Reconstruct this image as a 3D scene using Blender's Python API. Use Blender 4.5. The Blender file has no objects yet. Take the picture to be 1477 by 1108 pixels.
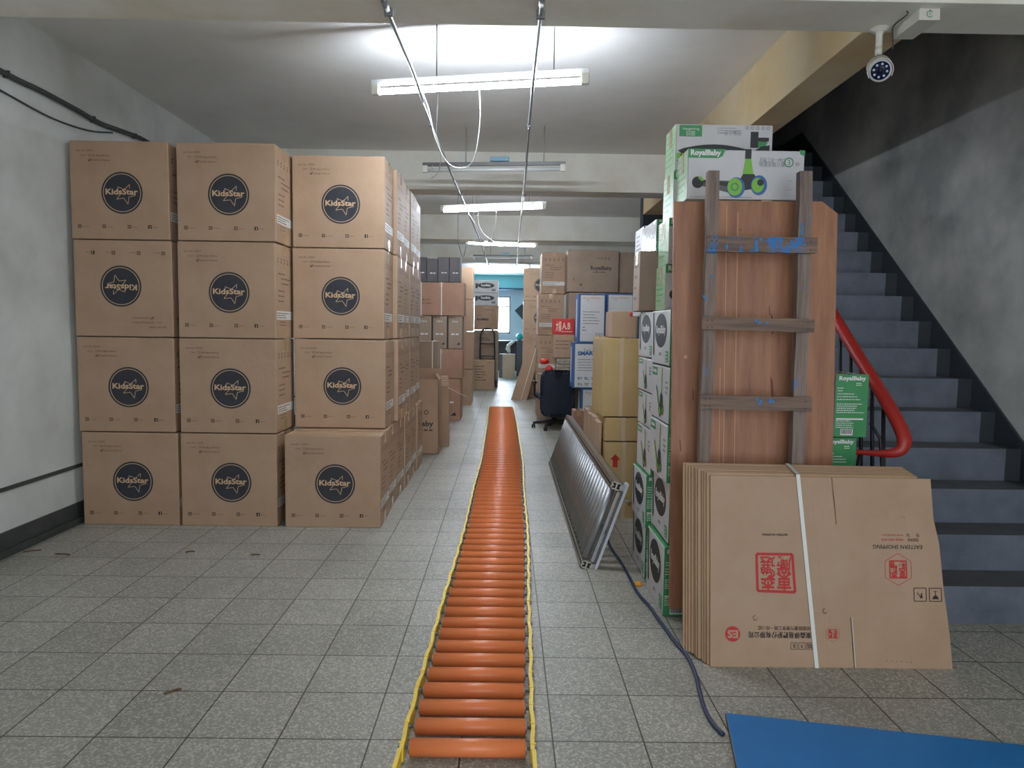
import bpy, bmesh, math, random
from mathutils import Vector, Matrix
random.seed(7)
SC = bpy.context.scene
COL = SC.collection

# ------------------------------------------------------------------ camera, world, exposure
F_PX, PIT, YAW, ROL, CAM_H = 1030.0, 0.0775, 0.0085, 0.0142, 1.352
_r = Vector((math.cos(YAW), -math.sin(YAW), 0)); _f = Vector((math.sin(YAW), math.cos(YAW), 0)); _u = Vector((0, 0, 1))
_f2 = _f*math.cos(PIT) - _u*math.sin(PIT); _u2 = _u*math.cos(PIT) + _f*math.sin(PIT)
_r3 = _r*math.cos(ROL) + _u2*math.sin(ROL); _u3 = _u2*math.cos(ROL) - _r*math.sin(ROL)
cd = bpy.data.cameras.new('camera'); cam = bpy.data.objects.new('camera', cd); COL.objects.link(cam)
cam.matrix_world = Matrix(((_r3.x, _u3.x, -_f2.x, 0), (_r3.y, _u3.y, -_f2.y, 0), (_r3.z, _u3.z, -_f2.z, CAM_H), (0, 0, 0, 1)))
cd.sensor_width = 36.0; cd.lens = F_PX/1477*36.0; cd.clip_start = .05; cd.clip_end = 100
SC.camera = cam
W = bpy.data.worlds.new('daylight'); SC.world = W; W.use_nodes = True
bg = W.node_tree.nodes['Background']; bg.inputs[0].default_value = (.92, .96, 1.0, 1); bg.inputs[1].default_value = 2.5
pl = bpy.data.lights.new('entrance_portal', 'AREA'); pl.shape = 'RECTANGLE'; pl.size = 3.8; pl.size_y = 3.1
pl.cycles.is_portal = True
po = bpy.data.objects.new('entrance_portal', pl); COL.objects.link(po); po.location = (1.0, -1.95, 1.56); po.rotation_euler = (math.radians(90), 0, 0)
SC.view_settings.view_transform = 'Standard'; SC.view_settings.look = 'None'
SC.view_settings.exposure = 0.3; SC.view_settings.gamma = 1.0; SC.view_settings.use_curve_mapping = False
TUBE = 150.0

# ------------------------------------------------------------------ materials
def lin(c):
    return tuple(((x/255)/12.92 if x/255 <= .04045 else ((x/255+.055)/1.055)**2.4) for x in c) + (1,)
MATS = {}
def mat(name, rgb, rough=.7, metal=0.0, rgb2=None, scale=6.0, bump=0.0, bscale=60.0, emit=0, stretch=None, lo=.35, hi=.68, coat=0, spec=.5):
    m = bpy.data.materials.new(name); m.use_nodes = True; nt = m.node_tree; N = nt.nodes; L = nt.links
    b = N['Principled BSDF']; b.inputs['Roughness'].default_value = rough; b.inputs['Metallic'].default_value = metal
    b.inputs['Specular IOR Level'].default_value = spec
    b.inputs['Base Color'].default_value = lin(rgb)
    if coat: b.inputs['Coat Weight'].default_value = coat; b.inputs['Coat Roughness'].default_value = .12
    tc = N.new('ShaderNodeTexCoord'); mp = N.new('ShaderNodeMapping'); L.new(tc.outputs['Object'], mp.inputs[0])
    if stretch: mp.inputs['Scale'].default_value = stretch
    if rgb2:
        n = N.new('ShaderNodeTexNoise'); n.inputs['Scale'].default_value = scale; n.inputs['Detail'].default_value = 5; n.inputs['Roughness'].default_value = .6
        L.new(mp.outputs[0], n.inputs['Vector'])
        r = N.new('ShaderNodeMapRange'); r.inputs[1].default_value = lo; r.inputs[2].default_value = hi; L.new(n.outputs['Fac'], r.inputs[0])
        mx = N.new('ShaderNodeMix'); mx.data_type = 'RGBA'; mx.inputs[6].default_value = lin(rgb); mx.inputs[7].default_value = lin(rgb2)
        L.new(r.outputs[0], mx.inputs[0]); L.new(mx.outputs[2], b.inputs['Base Color'])
    if bump:
        n2 = N.new('ShaderNodeTexNoise'); n2.inputs['Scale'].default_value = bscale; n2.inputs['Detail'].default_value = 4
        L.new(mp.outputs[0], n2.inputs['Vector'])
        bp = N.new('ShaderNodeBump'); bp.inputs['Strength'].default_value = bump; bp.inputs['Distance'].default_value = .01
        L.new(n2.outputs['Fac'], bp.inputs['Height']); L.new(bp.outputs[0], b.inputs['Normal'])
    if emit:
        b.inputs['Emission Color'].default_value = lin(rgb); b.inputs['Emission Strength'].default_value = emit
    MATS[name] = m; return m
mat('kraft', (177, 149, 124), .62, rgb2=(168, 139, 113), scale=4, bump=.12, bscale=45)
mat('kraft_grey', (158, 138, 120), .65, rgb2=(146, 126, 108), scale=4, bump=.12, bscale=45)
mat('kraft_orange', (168, 130, 108), .65, rgb2=(156, 118, 96), scale=4, bump=.1, bscale=45)
mat('kraft_yellow', (196, 170, 118), .55, rgb2=(184, 156, 106), scale=3, bump=.12, bscale=30)
mat('kraft_side', (176, 143, 110), .5, rgb2=(162, 130, 98), scale=5, bump=.2, bscale=30)
mat('kraft_edge', (140, 106, 74), .8, rgb2=(96, 70, 48), scale=120, stretch=(1, 1, .02))
mat('kraft_dark', (70, 62, 58), .8)
mat('carton_charcoal', (100, 96, 98), .7, rgb2=(88, 84, 86), scale=5)
mat('ink', (44, 46, 56), .6, rgb2=(52, 54, 62), scale=8)
mat('ink_brown', (92, 70, 58), .7)
mat('ink_black', (34, 30, 30), .6)
mat('ink_red', (186, 44, 44), .6)
mat('ink_logo', (206, 174, 138), .6)
mat('white_print', (226, 226, 226), .5)
mat('white_card', (205, 205, 208), .42, rgb2=(192, 192, 196), scale=4, bump=.05, bscale=30)
mat('grey_text', (128, 130, 134), .6)
mat('green_card', (62, 148, 92), .4, rgb2=(54, 136, 82), scale=5)
mat('green_light', (160, 186, 150), .4, rgb2=(124, 166, 122), scale=30)
mat('lime', (120, 186, 62), .4)
mat('scooter_black', (38, 44, 46), .5)
mat('scooter_grey', (88, 92, 96), .5)
mat('wheel_blue', (44, 98, 160), .4)
mat('smart_blue', (52, 100, 160), .45)
mat('smart_orange', (220, 150, 60), .5)
mat('tape', (196, 168, 124), .18, rgb2=(180, 150, 108), scale=20, bump=.25, bscale=22, coat=.6)
mat('tape_clear', (206, 186, 158), .12, bump=.3, bscale=25, coat=.8)
mat('label_paper', (226, 224, 220), .5)
mat('strap_white', (222, 224, 220), .4)
mat('film', (206, 214, 216), .12, metal=.35, bump=.5, bscale=14)
mat('orange_roller', (232, 134, 82), .33, rgb2=(224, 124, 72), scale=3)
mat('yellow_paint', (244, 212, 60), .4, rgb2=(234, 198, 48), scale=40)
mat('steel', (172, 174, 176), .42, metal=.8, rgb2=(150, 154, 158), scale=12)
mat('steel_dark', (96, 96, 96), .5, metal=.6)
mat('aluminium', (188, 184, 174), .38, metal=.85)
mat('alu_white', (206, 214, 226), .4)
mat('slot_black', (22, 22, 24), .6)
mat('blue_board', (26, 116, 182), .45, rgb2=(22, 108, 172), scale=4, bump=.04, bscale=80)
mat('blue_edge', (104, 78, 60), .8)
mat('plywood', (170, 121, 90), .5, rgb2=(138, 92, 66), scale=7, stretch=(3, 3, .3), bump=.05, bscale=20)
mat('plywood_side', (176, 122, 76), .6)
mat('plywood_streak', (196, 146, 104), .5)
mat('plywood_scar', (118, 62, 44), .6)
mat('old_wood', (146, 129, 119), .85, rgb2=(108, 95, 89), scale=9, stretch=(5, 5, .35), bump=.4, bscale=18)
mat('old_wood_rung', (136, 114, 100), .85, rgb2=(100, 85, 78), scale=9, stretch=(.35, 5, 5), bump=.4, bscale=18)
def stained(name, base, lo, hi, stretch):
    m = MATS[base].copy(); m.name = name; nt = m.node_tree; N = nt.nodes; L = nt.links; b = N['Principled BSDF']
    src = b.inputs['Base Color'].links[0].from_socket
    tc = N.new('ShaderNodeTexCoord'); mp = N.new('ShaderNodeMapping'); mp.inputs['Scale'].default_value = stretch; L.new(tc.outputs['Object'], mp.inputs[0])
    n = N.new('ShaderNodeTexNoise'); n.inputs['Scale'].default_value = 11; n.inputs['Detail'].default_value = 6; n.inputs['Roughness'].default_value = .7; L.new(mp.outputs[0], n.inputs['Vector'])
    r = N.new('ShaderNodeMapRange'); r.inputs[1].default_value = lo; r.inputs[2].default_value = hi; r.inputs[4].default_value = .85; L.new(n.outputs['Fac'], r.inputs[0])
    mx = N.new('ShaderNodeMix'); mx.data_type = 'RGBA'; L.new(r.outputs[0], mx.inputs[0]); L.new(src, mx.inputs[6]); mx.inputs[7].default_value = lin((40, 124, 196)); L.new(mx.outputs[2], b.inputs['Base Color']); MATS[name] = m
stained('old_wood_rung_blue', 'old_wood_rung', .50, .58, (1.6, 1, .8))
stained('old_wood_blue', 'old_wood', .64, .76, (1.2, 1, .7))
mat('blue_paint', (44, 120, 186), .6, rgb2=(70, 120, 165), scale=40)
mat('cable_blue', (42, 52, 84), .5)
mat('cable_dark', (66, 68, 68), .7)
mat('cable_white', (220, 222, 220), .5)
mat('red_rail', (168, 42, 36), .4)
mat('black_iron', (26, 26, 30), .5)
mat('white_plastic', (212, 210, 200), .35)
mat('lens_glass', (24, 34, 70), .1)
mat('led', (205, 212, 230), .2)
mat('pipe_grey', (136, 140, 142), .5, metal=.2)
mat('batten_white', (225, 228, 230), .4)
mat('starter_blue', (120, 160, 185), .5)
mat('tube_off', (225, 228, 228), .2)
mat('chair_fabric', (36, 40, 56), .9, rgb2=(28, 32, 46), scale=80)
mat('chair_plastic', (32, 32, 36), .5)
mat('red_plastic', (206, 52, 48), .4)
mat('gold_char', (226, 214, 190), .5)
mat('newsprint', (176, 168, 152), .8, rgb2=(132, 120, 104), scale=30)
mat('red_carton', (200, 44, 48), .5)
mat('teal_plastic', (50, 170, 170), .3)
mat('dark_sheet', (70, 72, 76), .5)
mat('twig', (110, 84, 62), .8)
mat('cap_orange', (236, 160, 40), .5)
mat('truck_black', (48, 44, 46), .4, metal=.3)
def emis(name, rgb, s):
    m = bpy.data.materials.new(name); m.use_nodes = True; nt = m.node_tree
    b = nt.nodes['Principled BSDF']; b.inputs['Base Color'].default_value = lin(rgb)
    b.inputs['Emission Color'].default_value = lin(rgb); b.inputs['Emission Strength'].default_value = s
    MATS[name] = m; return m
emis('tube_lit', (236, 244, 255), TUBE)
emis('tube_lit_far', (236, 244, 255), TUBE*.9)
emis('window_sky', (225, 240, 255), 30.0)
# walls with shaped dirt
mat('wall_paint', (214, 218, 216), .75, rgb2=(186, 188, 184), scale=1.4, bump=.25, bscale=9, lo=.38, hi=.72)
mat('wall_concrete', (196, 197, 194), .5, rgb2=(136, 138, 138), scale=1.3, bump=.25, bscale=7, lo=.36, hi=.66)
mat('skirt_dark', (64, 68, 68), .5, rgb2=(52, 56, 56), scale=7)
mat('ceiling_paint', (234, 234, 232), .5, rgb2=(220, 220, 217), scale=1.2, bump=.12, bscale=5)
mat('beam_paint', (236, 236, 228), .6, rgb2=(216, 208, 188), scale=1.6, bump=.2, bscale=7, lo=.42, hi=.75)
mat('beam_stained', (206, 192, 162), .75, rgb2=(196, 172, 128), scale=1.8, bump=.2, bscale=8)
mat('stairwell_shade', (44, 46, 52), .9)
mat('stair_riser', (108, 116, 130), .6, rgb2=(88, 96, 109), scale=5, bump=.3, bscale=60)
mat('stair_tread', (92, 94, 98), .7, rgb2=(78, 80, 84), scale=6)
mat('stair_border', (46, 52, 58), .6)
mat('back_wall', (214, 220, 228), .7)
mat('cyan_light_tint', (168, 226, 232), .5)  # cyan daylight through the annex roof, put into the ceiling colour
mat('blue_beam', (60, 100, 120), .6)
def floor_mat():
    m = bpy.data.materials.new('terrazzo_tiles'); m.use_nodes = True; nt = m.node_tree; N = nt.nodes; L = nt.links
    b = N['Principled BSDF']
    tc = N.new('ShaderNodeTexCoord'); mp = N.new('ShaderNodeMapping'); L.new(tc.outputs['Object'], mp.inputs[0])
    mp.inputs['Location'].default_value = (-.17+3.0, -.15+3.0, 0)
    br = N.new('ShaderNodeTexBrick'); br.offset = 0; br.squash = 1
    for k, v in (('Scale', 1.0), ('Brick Width', .3), ('Row Height', .3), ('Mortar Size', .003), ('Mortar Smooth', .3), ('Bias', 0)): br.inputs[k].default_value = v
    br.inputs['Color1'].default_value = lin((146, 145, 136)); br.inputs['Color2'].default_value = lin((162, 161, 152)); br.inputs['Mortar'].default_value = lin((58, 54, 48))
    L.new(mp.outputs[0], br.inputs['Vector'])
    vo = N.new('ShaderNodeTexVoronoi'); vo.inputs['Scale'].default_value = 140; L.new(tc.outputs['Object'], vo.inputs['Vector'])
    cr = N.new('ShaderNodeValToRGB'); cr.color_ramp.elements[0].position = .0; cr.color_ramp.elements[0].color = lin((180, 178, 168)); cr.color_ramp.elements[1].position = .6; cr.color_ramp.elements[1].color = lin((114, 111, 101))
    e = cr.color_ramp.elements.new(.85); e.color = lin((240, 236, 224))
    sep = N.new('ShaderNodeSeparateColor'); L.new(vo.outputs['Color'], sep.inputs[0]); L.new(sep.outputs[0], cr.inputs[0])
    mx = N.new('ShaderNodeMix'); mx.data_type = 'RGBA'; mx.inputs[0].default_value = .34
    L.new(br.outputs['Color'], mx.inputs[6]); L.new(cr.outputs[0], mx.inputs[7])
    # keep mortar dark
    mx2 = N.new('ShaderNodeMix'); mx2.data_type = 'RGBA'; L.new(br.outputs['Fac'], mx2.inputs[0]); L.new(mx.outputs[2], mx2.inputs[6]); mx2.inputs[7].default_value = lin((62, 58, 52))
    st = N.new('ShaderNodeTexNoise'); st.inputs['Scale'].default_value = 1.3; st.inputs['Detail'].default_value = 6; L.new(tc.outputs['Object'], st.inputs['Vector'])
    rg = N.new('ShaderNodeMapRange'); rg.inputs[1].default_value = .35; rg.inputs[2].default_value = .7; rg.inputs[3].default_value = 1.0; rg.inputs[4].default_value = .8; L.new(st.outputs['Fac'], rg.inputs[0])
    mu = N.new('ShaderNodeMix'); mu.data_type = 'RGBA'; mu.blend_type = 'MULTIPLY'; mu.inputs[0].default_value = 1.0
    L.new(mx2.outputs[2], mu.inputs[6]); L.new(rg.outputs[0], mu.inputs[7]); L.new(mu.outputs[2], b.inputs['Base Color'])
    r2 = N.new('ShaderNodeMapRange'); r2.inputs[3].default_value = .30; r2.inputs[4].default_value = .55; L.new(st.outputs['Fac'], r2.inputs[0]); L.new(r2.outputs[0], b.inputs['Roughness'])
    bp = N.new('ShaderNodeBump'); bp.inputs['Strength'].default_value = .35; bp.inputs['Distance'].default_value = .002; bp.invert = True
    L.new(br.outputs['Fac'], bp.inputs['Height']); L.new(bp.outputs[0], b.inputs['Normal'])
    MATS['terrazzo'] = m
floor_mat()

# ------------------------------------------------------------------ text cache (flat letter shapes, no bpy.ops)
TXT = {}
def text_shape(s, bold=0.0, shear=0.0):
    key = (s, bold, shear)
    if key in TXT: return TXT[key]
    cu = bpy.data.curves.new('txt', 'FONT'); cu.body = s; cu.size = 1.0; cu.offset = bold; cu.shear = shear; cu.resolution_u = 2
    cu.align_x = 'CENTER'; cu.align_y = 'CENTER'
    o = bpy.data.objects.new('txt', cu); COL.objects.link(o); bpy.context.view_layer.update()
    dg = bpy.context.evaluated_depsgraph_get(); me = bpy.data.meshes.new_from_object(o.evaluated_get(dg))
    vs = [(v.co.x, v.co.y) for v in me.vertices]; fs = [tuple(p.vertices) for p in me.polygons]
    bpy.data.objects.remove(o); bpy.data.curves.remove(cu); bpy.data.meshes.remove(me)
    if vs:
        x0 = min(v[0] for v in vs); x1 = max(v[0] for v in vs); y0 = min(v[1] for v in vs); y1 = max(v[1] for v in vs)
    else: x0 = x1 = y0 = y1 = 0
    TXT[key] = ([(x-(x0+x1)/2, y-(y0+y1)/2) for x, y in vs], fs, x1-x0, y1-y0); return TXT[key]

# ------------------------------------------------------------------ mesh builder
class MB:
    def __init__(s): s.v = []; s.f = []; s.m = []; s.mats = []; s.sm = []
    def mi(s, m):
        if m not in s.mats: s.mats.append(m)
        return s.mats.index(m)
    def add(s, vs, fs, m, smooth=False):
        b = len(s.v); s.v += [tuple(v) for v in vs]; k = s.mi(m)
        for f in fs: s.f.append(tuple(b+i for i in f)); s.m.append(k); s.sm.append(smooth)
    def box(s, x0, x1, y0, y1, z0, z1, m, M=None, bev=0.0):
        bm = bmesh.new(); bmesh.ops.create_cube(bm, size=1)
        for v in bm.verts: v.co = Vector(((x0+x1)/2+v.co.x*(x1-x0), (y0+y1)/2+v.co.y*(y1-y0), (z0+z1)/2+v.co.z*(z1-z0)))
        if bev: bmesh.ops.bevel(bm, geom=bm.edges[:], offset=bev, segments=2, affect='EDGES', profile=.5)
        s.bm(bm, m, M)
    def bm(s, bm, m, M=None, smooth=False):
        bm.verts.index_update()
        vs = [(M @ v.co if M else v.co.copy()) for v in bm.verts]
        s.add(vs, [tuple(v.index for v in f.verts) for f in bm.faces], m, smooth); bm.free()
    def prism(s, pts, axis, a0, a1, m, M=None):
        # pts 2D; axis 'x': pts=(y,z); 'y': (x,z); 'z': (x,y)
        n = len(pts)
        def P(p, a): return Vector({'x': (a, p[0], p[1]), 'y': (p[0], a, p[1]), 'z': (p[0], p[1], a)}[axis])
        vs = [P(p, a0) for p in pts] + [P(p, a1) for p in pts]
        if M: vs = [M @ v for v in vs]
        fs = [tuple(range(n))[::-1], tuple(range(n, 2*n))] + [(i, (i+1) % n, n+(i+1) % n, n+i) for i in range(n)]
        s.add(vs, fs, m)
    def tube(s, pts, r, m, seg=8, flat=1.0, cap=True):
        pts = [Vector(p) for p in pts]; n = len(pts); vs = []; fs = []
        up = Vector((0, 0, 1)); prev = None
        for i, p in enumerate(pts):
            t = (pts[min(i+1, n-1)] - pts[max(i-1, 0)]).normalized()
            a = prev if prev is not None else (Vector((0, 0, 1)) if abs(t.z) < .9 else Vector((1, 0, 0)))
            a = (a - t*a.dot(t)).normalized(); prev = a; b = t.cross(a)
            rr = r[i] if isinstance(r, (list, tuple)) else r
            for k in range(seg):
                an = 2*math.pi*k/seg; vs.append(p + a*math.cos(an)*rr*flat + b*math.sin(an)*rr)
        for i in range(n-1):
            for k in range(seg):
                fs.append((i*seg+k, i*seg+(k+1) % seg, (i+1)*seg+(k+1) % seg, (i+1)*seg+k))
        if cap: fs.append(tuple(range(seg))[::-1]); fs.append(tuple(range((n-1)*seg, n*seg)))
        s.add(vs, fs, m, True)
    def cyl(s, p0, p1, r, m, seg=16): s.tube([p0, p1], r, m, seg)
    def sphere(s, c, r, m, seg=16, sc=(1, 1, 1)):
        bm = bmesh.new(); bmesh.ops.create_uvsphere(bm, u_segments=seg, v_segments=seg//2, radius=r)
        for v in bm.verts: v.co = Vector((c[0]+v.co.x*sc[0], c[1]+v.co.y*sc[1], c[2]+v.co.z*sc[2]))
        s.bm(bm, m, None, True)
    def build(s, name, parent=None):
        me = bpy.data.meshes.new(name); me.from_pydata(s.v, [], s.f)
        for m in s.mats: me.materials.append(MATS[m])
        me.polygons.foreach_set('material_index', s.m); me.polygons.foreach_set('use_smooth', s.sm); me.update()
        o = bpy.data.objects.new(name, me); COL.objects.link(o)
        if parent: o.parent = parent
        return o

class Face:
    """drawing frame on a flat face: origin O (bottom-left as seen), unit U right, V up, outward normal N."""
    def __init__(s, mb, O, U, V, w, h, flip=False):
        s.mb = mb; s.O = Vector(O); s.U = Vector(U).normalized(); s.V = Vector(V).normalized(); s.w = w; s.h = h
        s.N = s.U.cross(s.V)
        if flip: s.O = s.O + s.U*w + s.V*h; s.U = -s.U; s.V = -s.V
    def P(s, u, v, e): return s.O + s.U*u + s.V*v + s.N*e
    def poly(s, pts, m, e=.0006): s.mb.add([s.P(u, v, e) for u, v in pts], [tuple(range(len(pts)))], m)
    def rect(s, u0, v0, u1, v1, m, e=.0006): s.poly([(u0, v0), (u1, v0), (u1, v1), (u0, v1)], m, e)
    def disc(s, u, v, r, m, e=.0006, n=40, sy=1.0, a0=0): s.poly([(u+r*math.cos(a0+2*math.pi*i/n), v+sy*r*math.sin(a0+2*math.pi*i/n)) for i in range(n)], m, e)
    def ring(s, u, v, r, t, m, e=.001, n=48, a0=0, a1=2*math.pi, sy=1.0):
        vs = []; fs = []
        for i in range(n+1):
            a = a0+(a1-a0)*i/n
            for q in (r-t/2, r+t/2): vs.append(s.P(u+q*math.cos(a), v+sy*q*math.sin(a), e))
        for i in range(n): fs.append((2*i, 2*i+1, 2*i+3, 2*i+2))
        s.mb.add(vs, fs, m)
    def line(s, pts, t, m, e=.001):
        for (a, b), (c, d) in zip(pts[:-1], pts[1:]):
            L = math.hypot(c-a, d-b)
            if L < 1e-6: continue
            nx, ny = -(d-b)/L*t/2, (c-a)/L*t/2
            s.poly([(a-nx, b-ny), (c-nx, d-ny), (c+nx, d+ny), (a+nx, b+ny)], m, e)
    def frame(s, u0, v0, u1, v1, t, m, e=.001): s.line([(u0, v0), (u1, v0)], t, m, e); s.line([(u0, v1), (u1, v1)], t, m, e); s.line([(u0, v0), (u0, v1)], t, m, e); s.line([(u1, v0), (u1, v1)], t, m, e)
    def text(s, txt, u, v, h, m, e=.0012, bold=0.0, width=None, rot=0.0, align='c', shear=0.0):
        vs, fs, w0, h0 = text_shape(txt, bold, shear)
        if not fs: return
        k = h/.72; kx = (width/w0) if width else k
        off = w0*kx/2 if align == 'l' else 0
        c, sn = math.cos(rot), math.sin(rot)
        out = []
        for x, y in vs:
            x = x*kx+off; y *= k
            out.append(s.P(u+x*c-y*sn, v+x*sn+y*c, e))
        s.mb.add(out, fs, m)
    def scribble(s, u, v, w, n, m, h=.006, gap=.014, seed=0, e=.001):
        """rows of tiny unreadable print"""
        rn = random.Random(seed)
        for i in range(n):
            x = u; end = u + w*rn.uniform(.55, 1.0)
            while x < end:
                d = rn.uniform(.4, 1.6)*h*1.8; s.rect(x, v-i*gap, min(x+d, end), v-i*gap+h, m, e); x += d+h*.7

def front(mb, x0, x1, y, z0, z1, flip=False): return Face(mb, (x0, y, z0), (1, 0, 0), (0, 0, 1), x1-x0, z1-z0, flip)
def left(mb, x, y0, y1, z0, z1, flip=False): return Face(mb, (x, y1, z0), (0, -1, 0), (0, 0, 1), y1-y0, z1-z0, flip)
def right(mb, x, y0, y1, z0, z1, flip=False): return Face(mb, (x, y0, z0), (0, 1, 0), (0, 0, 1), y1-y0, z1-z0, flip)
def topf(mb, x0, x1, y0, y1, z): return Face(mb, (x0, y0, z), (1, 0, 0), (0, 1, 0), x1-x0, y1-y0)

def tag(o, label, cat, group=None, kind=None):
    o['label'] = label; o['category'] = cat
    if group: o['group'] = group
    if kind: o['kind'] = kind
    return o
def thing(name, loc, label, cat, group=None, rz=0.0):
    o = bpy.data.objects.new(name, None); COL.objects.link(o); o.location = loc; o.rotation_euler = (0, 0, rz); o.empty_display_size = .1
    return tag(o, label, cat, group)
def struct(name, mb, parent=None):
    o = mb.build(name, parent)
    if not parent: o['kind'] = 'structure'
    return o
def clone(src, name, loc, label, group=None, rz=0.0, keep=None):
    c = src.copy(); COL.objects.link(c); c.location = loc; c.rotation_euler = (0, 0, rz); c['label'] = label
    if group: c['group'] = group
    for ch in list(src.children):
        if keep and not keep(ch): continue
        d = ch.copy(); COL.objects.link(d); d.parent = c
        for g in list(ch.children):
            h = g.copy(); COL.objects.link(h); h.parent = d
    return c

# ------------------------------------------------------------------ the room
CEIL, BB = 3.14, 2.755
LX, RX = -2.88, 2.9
m = MB(); m.box(LX-.2, RX+.2, -2, 22.3, -.15, 0, 'terrazzo'); struct('floor', m)
m = MB(); m.box(LX-.2, LX, -2, 22.3, 0, 3.4, 'wall_paint'); struct('wall_left', m)
m = MB(); m.box(LX, LX+.012, -2, 22.2, 0, .142, 'skirt_dark'); m.box(LX+.012, LX+.035, -2, 22.2, 0, .045, 'skirt_dark', bev=.004); struct('baseboard_left', m)
m = MB(); m.box(LX, LX+.012, -2, 22.2, .378, .402, 'cable_dark'); m.box(LX, LX+.006, -2, 22.2, .402, 2.72, 'wall_paint'); struct('trim_1', m)
m = MB(); m.box(LX-.2, -.9, -2.2, -2.0, 0, 3.4, 'wall_paint'); struct('wall_daylight_block', m)  # unseen wall behind the camera, added to keep daylight off the left side
m = MB(); m.box(RX, RX+.2, -2, 22.3, 0, 6.2, 'wall_concrete'); struct('wall_right', m)
m = MB(); m.box(LX-.2, 1.64, -2, 17.3, CEIL, CEIL+.2, 'ceiling_paint'); m.box(1.64, RX+.2, -2, 3.46, CEIL, CEIL+.2, 'ceiling_paint'); m.box(1.64, RX+.2, 8.8, 17.3, CEIL, CEIL+.2, 'ceiling_paint')
struct('ceiling', m)
m = MB(); m.box(LX, RX, 3.13, 3.44, BB, CEIL, 'beam_paint', bev=.004); struct('ceiling_beam', m)
for y in (7.42, 11.5, 15.5):
    m = MB(); m.box(LX, 1.64 if y < 8 else RX, y, y+.3, BB, CEIL, 'beam_paint', bev=.004); struct('ceiling_beam', m)
m = MB(); m.box(1.64, 1.87, 3.44, 8.8, BB, CEIL+.2, 'beam_stained', bev=.004); struct('ceiling_beam', m)
# the stairwell going up, its unlit darkness put into the wall colour
m = MB(); m.box(1.64, 1.87, 3.13, 8.8, CEIL+.2, 6.2, 'stairwell_shade'); m.box(1.87, RX, 3.13, 3.44, CEIL+.2, 6.2, 'stairwell_shade')
m.box(1.64, RX, 8.8, 9.0, 0, 6.2, 'stairwell_shade'); m.box(1.64, RX+.2, 3.13, 9.0, 6.2, 6.35, 'stairwell_shade'); struct('wall_stairwell', m)
RIS, TRD, Y1 = .18, .23, 3.24
m = MB()
for i in range(17):
    y = Y1+i*TRD; z = RIS*(i+1); yb = y+TRD if i < 16 else 8.8
    x0, x1, xb = 1.88, RX, RX-.1
    m.add([(x0, y, 0), (xb, y, 0), (xb, y, z), (x0, y, z)], [(0, 1, 2, 3)], 'stair_riser')
    m.add([(xb, y, 0), (x1, y, 0), (x1, y, z), (xb, y, z)], [(0, 1, 2, 3)], 'stair_border')
    m.add([(x0, y, z), (xb, y, z), (xb, yb, z), (x0, yb, z)], [(0, 1, 2, 3)], 'stair_tread')
    m.add([(xb, y, z), (x1, y, z), (x1, yb, z), (xb, yb, z)], [(0, 1, 2, 3)], 'stair_border')
    m.add([(x0, y, 0), (x0, y, z), (x0, yb, z), (x0, yb, 0)], [(0, 1, 2, 3)], 'stair_border')
o = struct('staircase', m)
m = MB(); zl = lambda y: .722+(y-3.933)*RIS/TRD+.04
m.prism([(2.95, 0), (2.95, .1), (3.17, .1), (3.17, zl(3.17)), (7.2, zl(7.2)), (8.8, zl(7.2)), (8.8, 0)], 'x', RX-.014, RX, 'stair_border'); struct('baseboard_stairs', m)
# back end: lintel, room beyond with a window
m = MB(); m.box(LX, -.95, 17.0, 17.3, 0, CEIL, 'back_wall'); m.box(.62, RX, 17.0, 17.3, 0, CEIL, 'back_wall'); m.box(-.95, .62, 17.0, 17.3, 2.66, CEIL, 'back_wall'); struct('wall_partition', m)
m = MB(); m.box(LX-.2, RX+.2, 17.3, 22.3, 2.95, 3.1, 'cyan_light_tint'); m.box(LX, RX, 21.7, 22.0, 2.56, 2.95, 'cyan_light_tint'); m.box(LX, RX, 21.68, 22.0, 2.52, 2.57, 'blue_beam'); struct('ceiling_annex', m)
wx0, wx1, wz0, wz1 = -1.4, .10, 1.2, 2.33
m = MB(); m.box(LX-.2, wx0, 22.0, 22.2, 0, 3.1, 'back_wall'); m.box(wx1, RX+.2, 22.0, 22.2, 0, 3.1, 'back_wall'); m.box(wx0, wx1, 22.0, 22.2, 0, wz0, 'back_wall'); m.box(wx0, wx1, 22.0, 22.2, wz1, 3.1, 'back_wall'); struct('wall_back', m)
m = MB()
m.box(wx0, wx1, 22.05, 22.09, wz0, wz0+.04, 'steel_dark'); m.box(wx0, wx1, 22.05, 22.09, wz1-.04, wz1, 'steel_dark'); m.box(wx0, wx1, 22.05, 22.09, 2.0, 2.04, 'steel_dark')
for x in (wx0, wx1-.04, -.66): m.box(x, x+.04, 22.05, 22.09, wz0, wz1, 'steel_dark')
wn = struct('window_1', m)
m = MB(); m.box(wx0+.02, wx1-.02, 22.10, 22.11, wz0+.02, wz1-.02, 'window_sky'); m.build('pane', wn)

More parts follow.
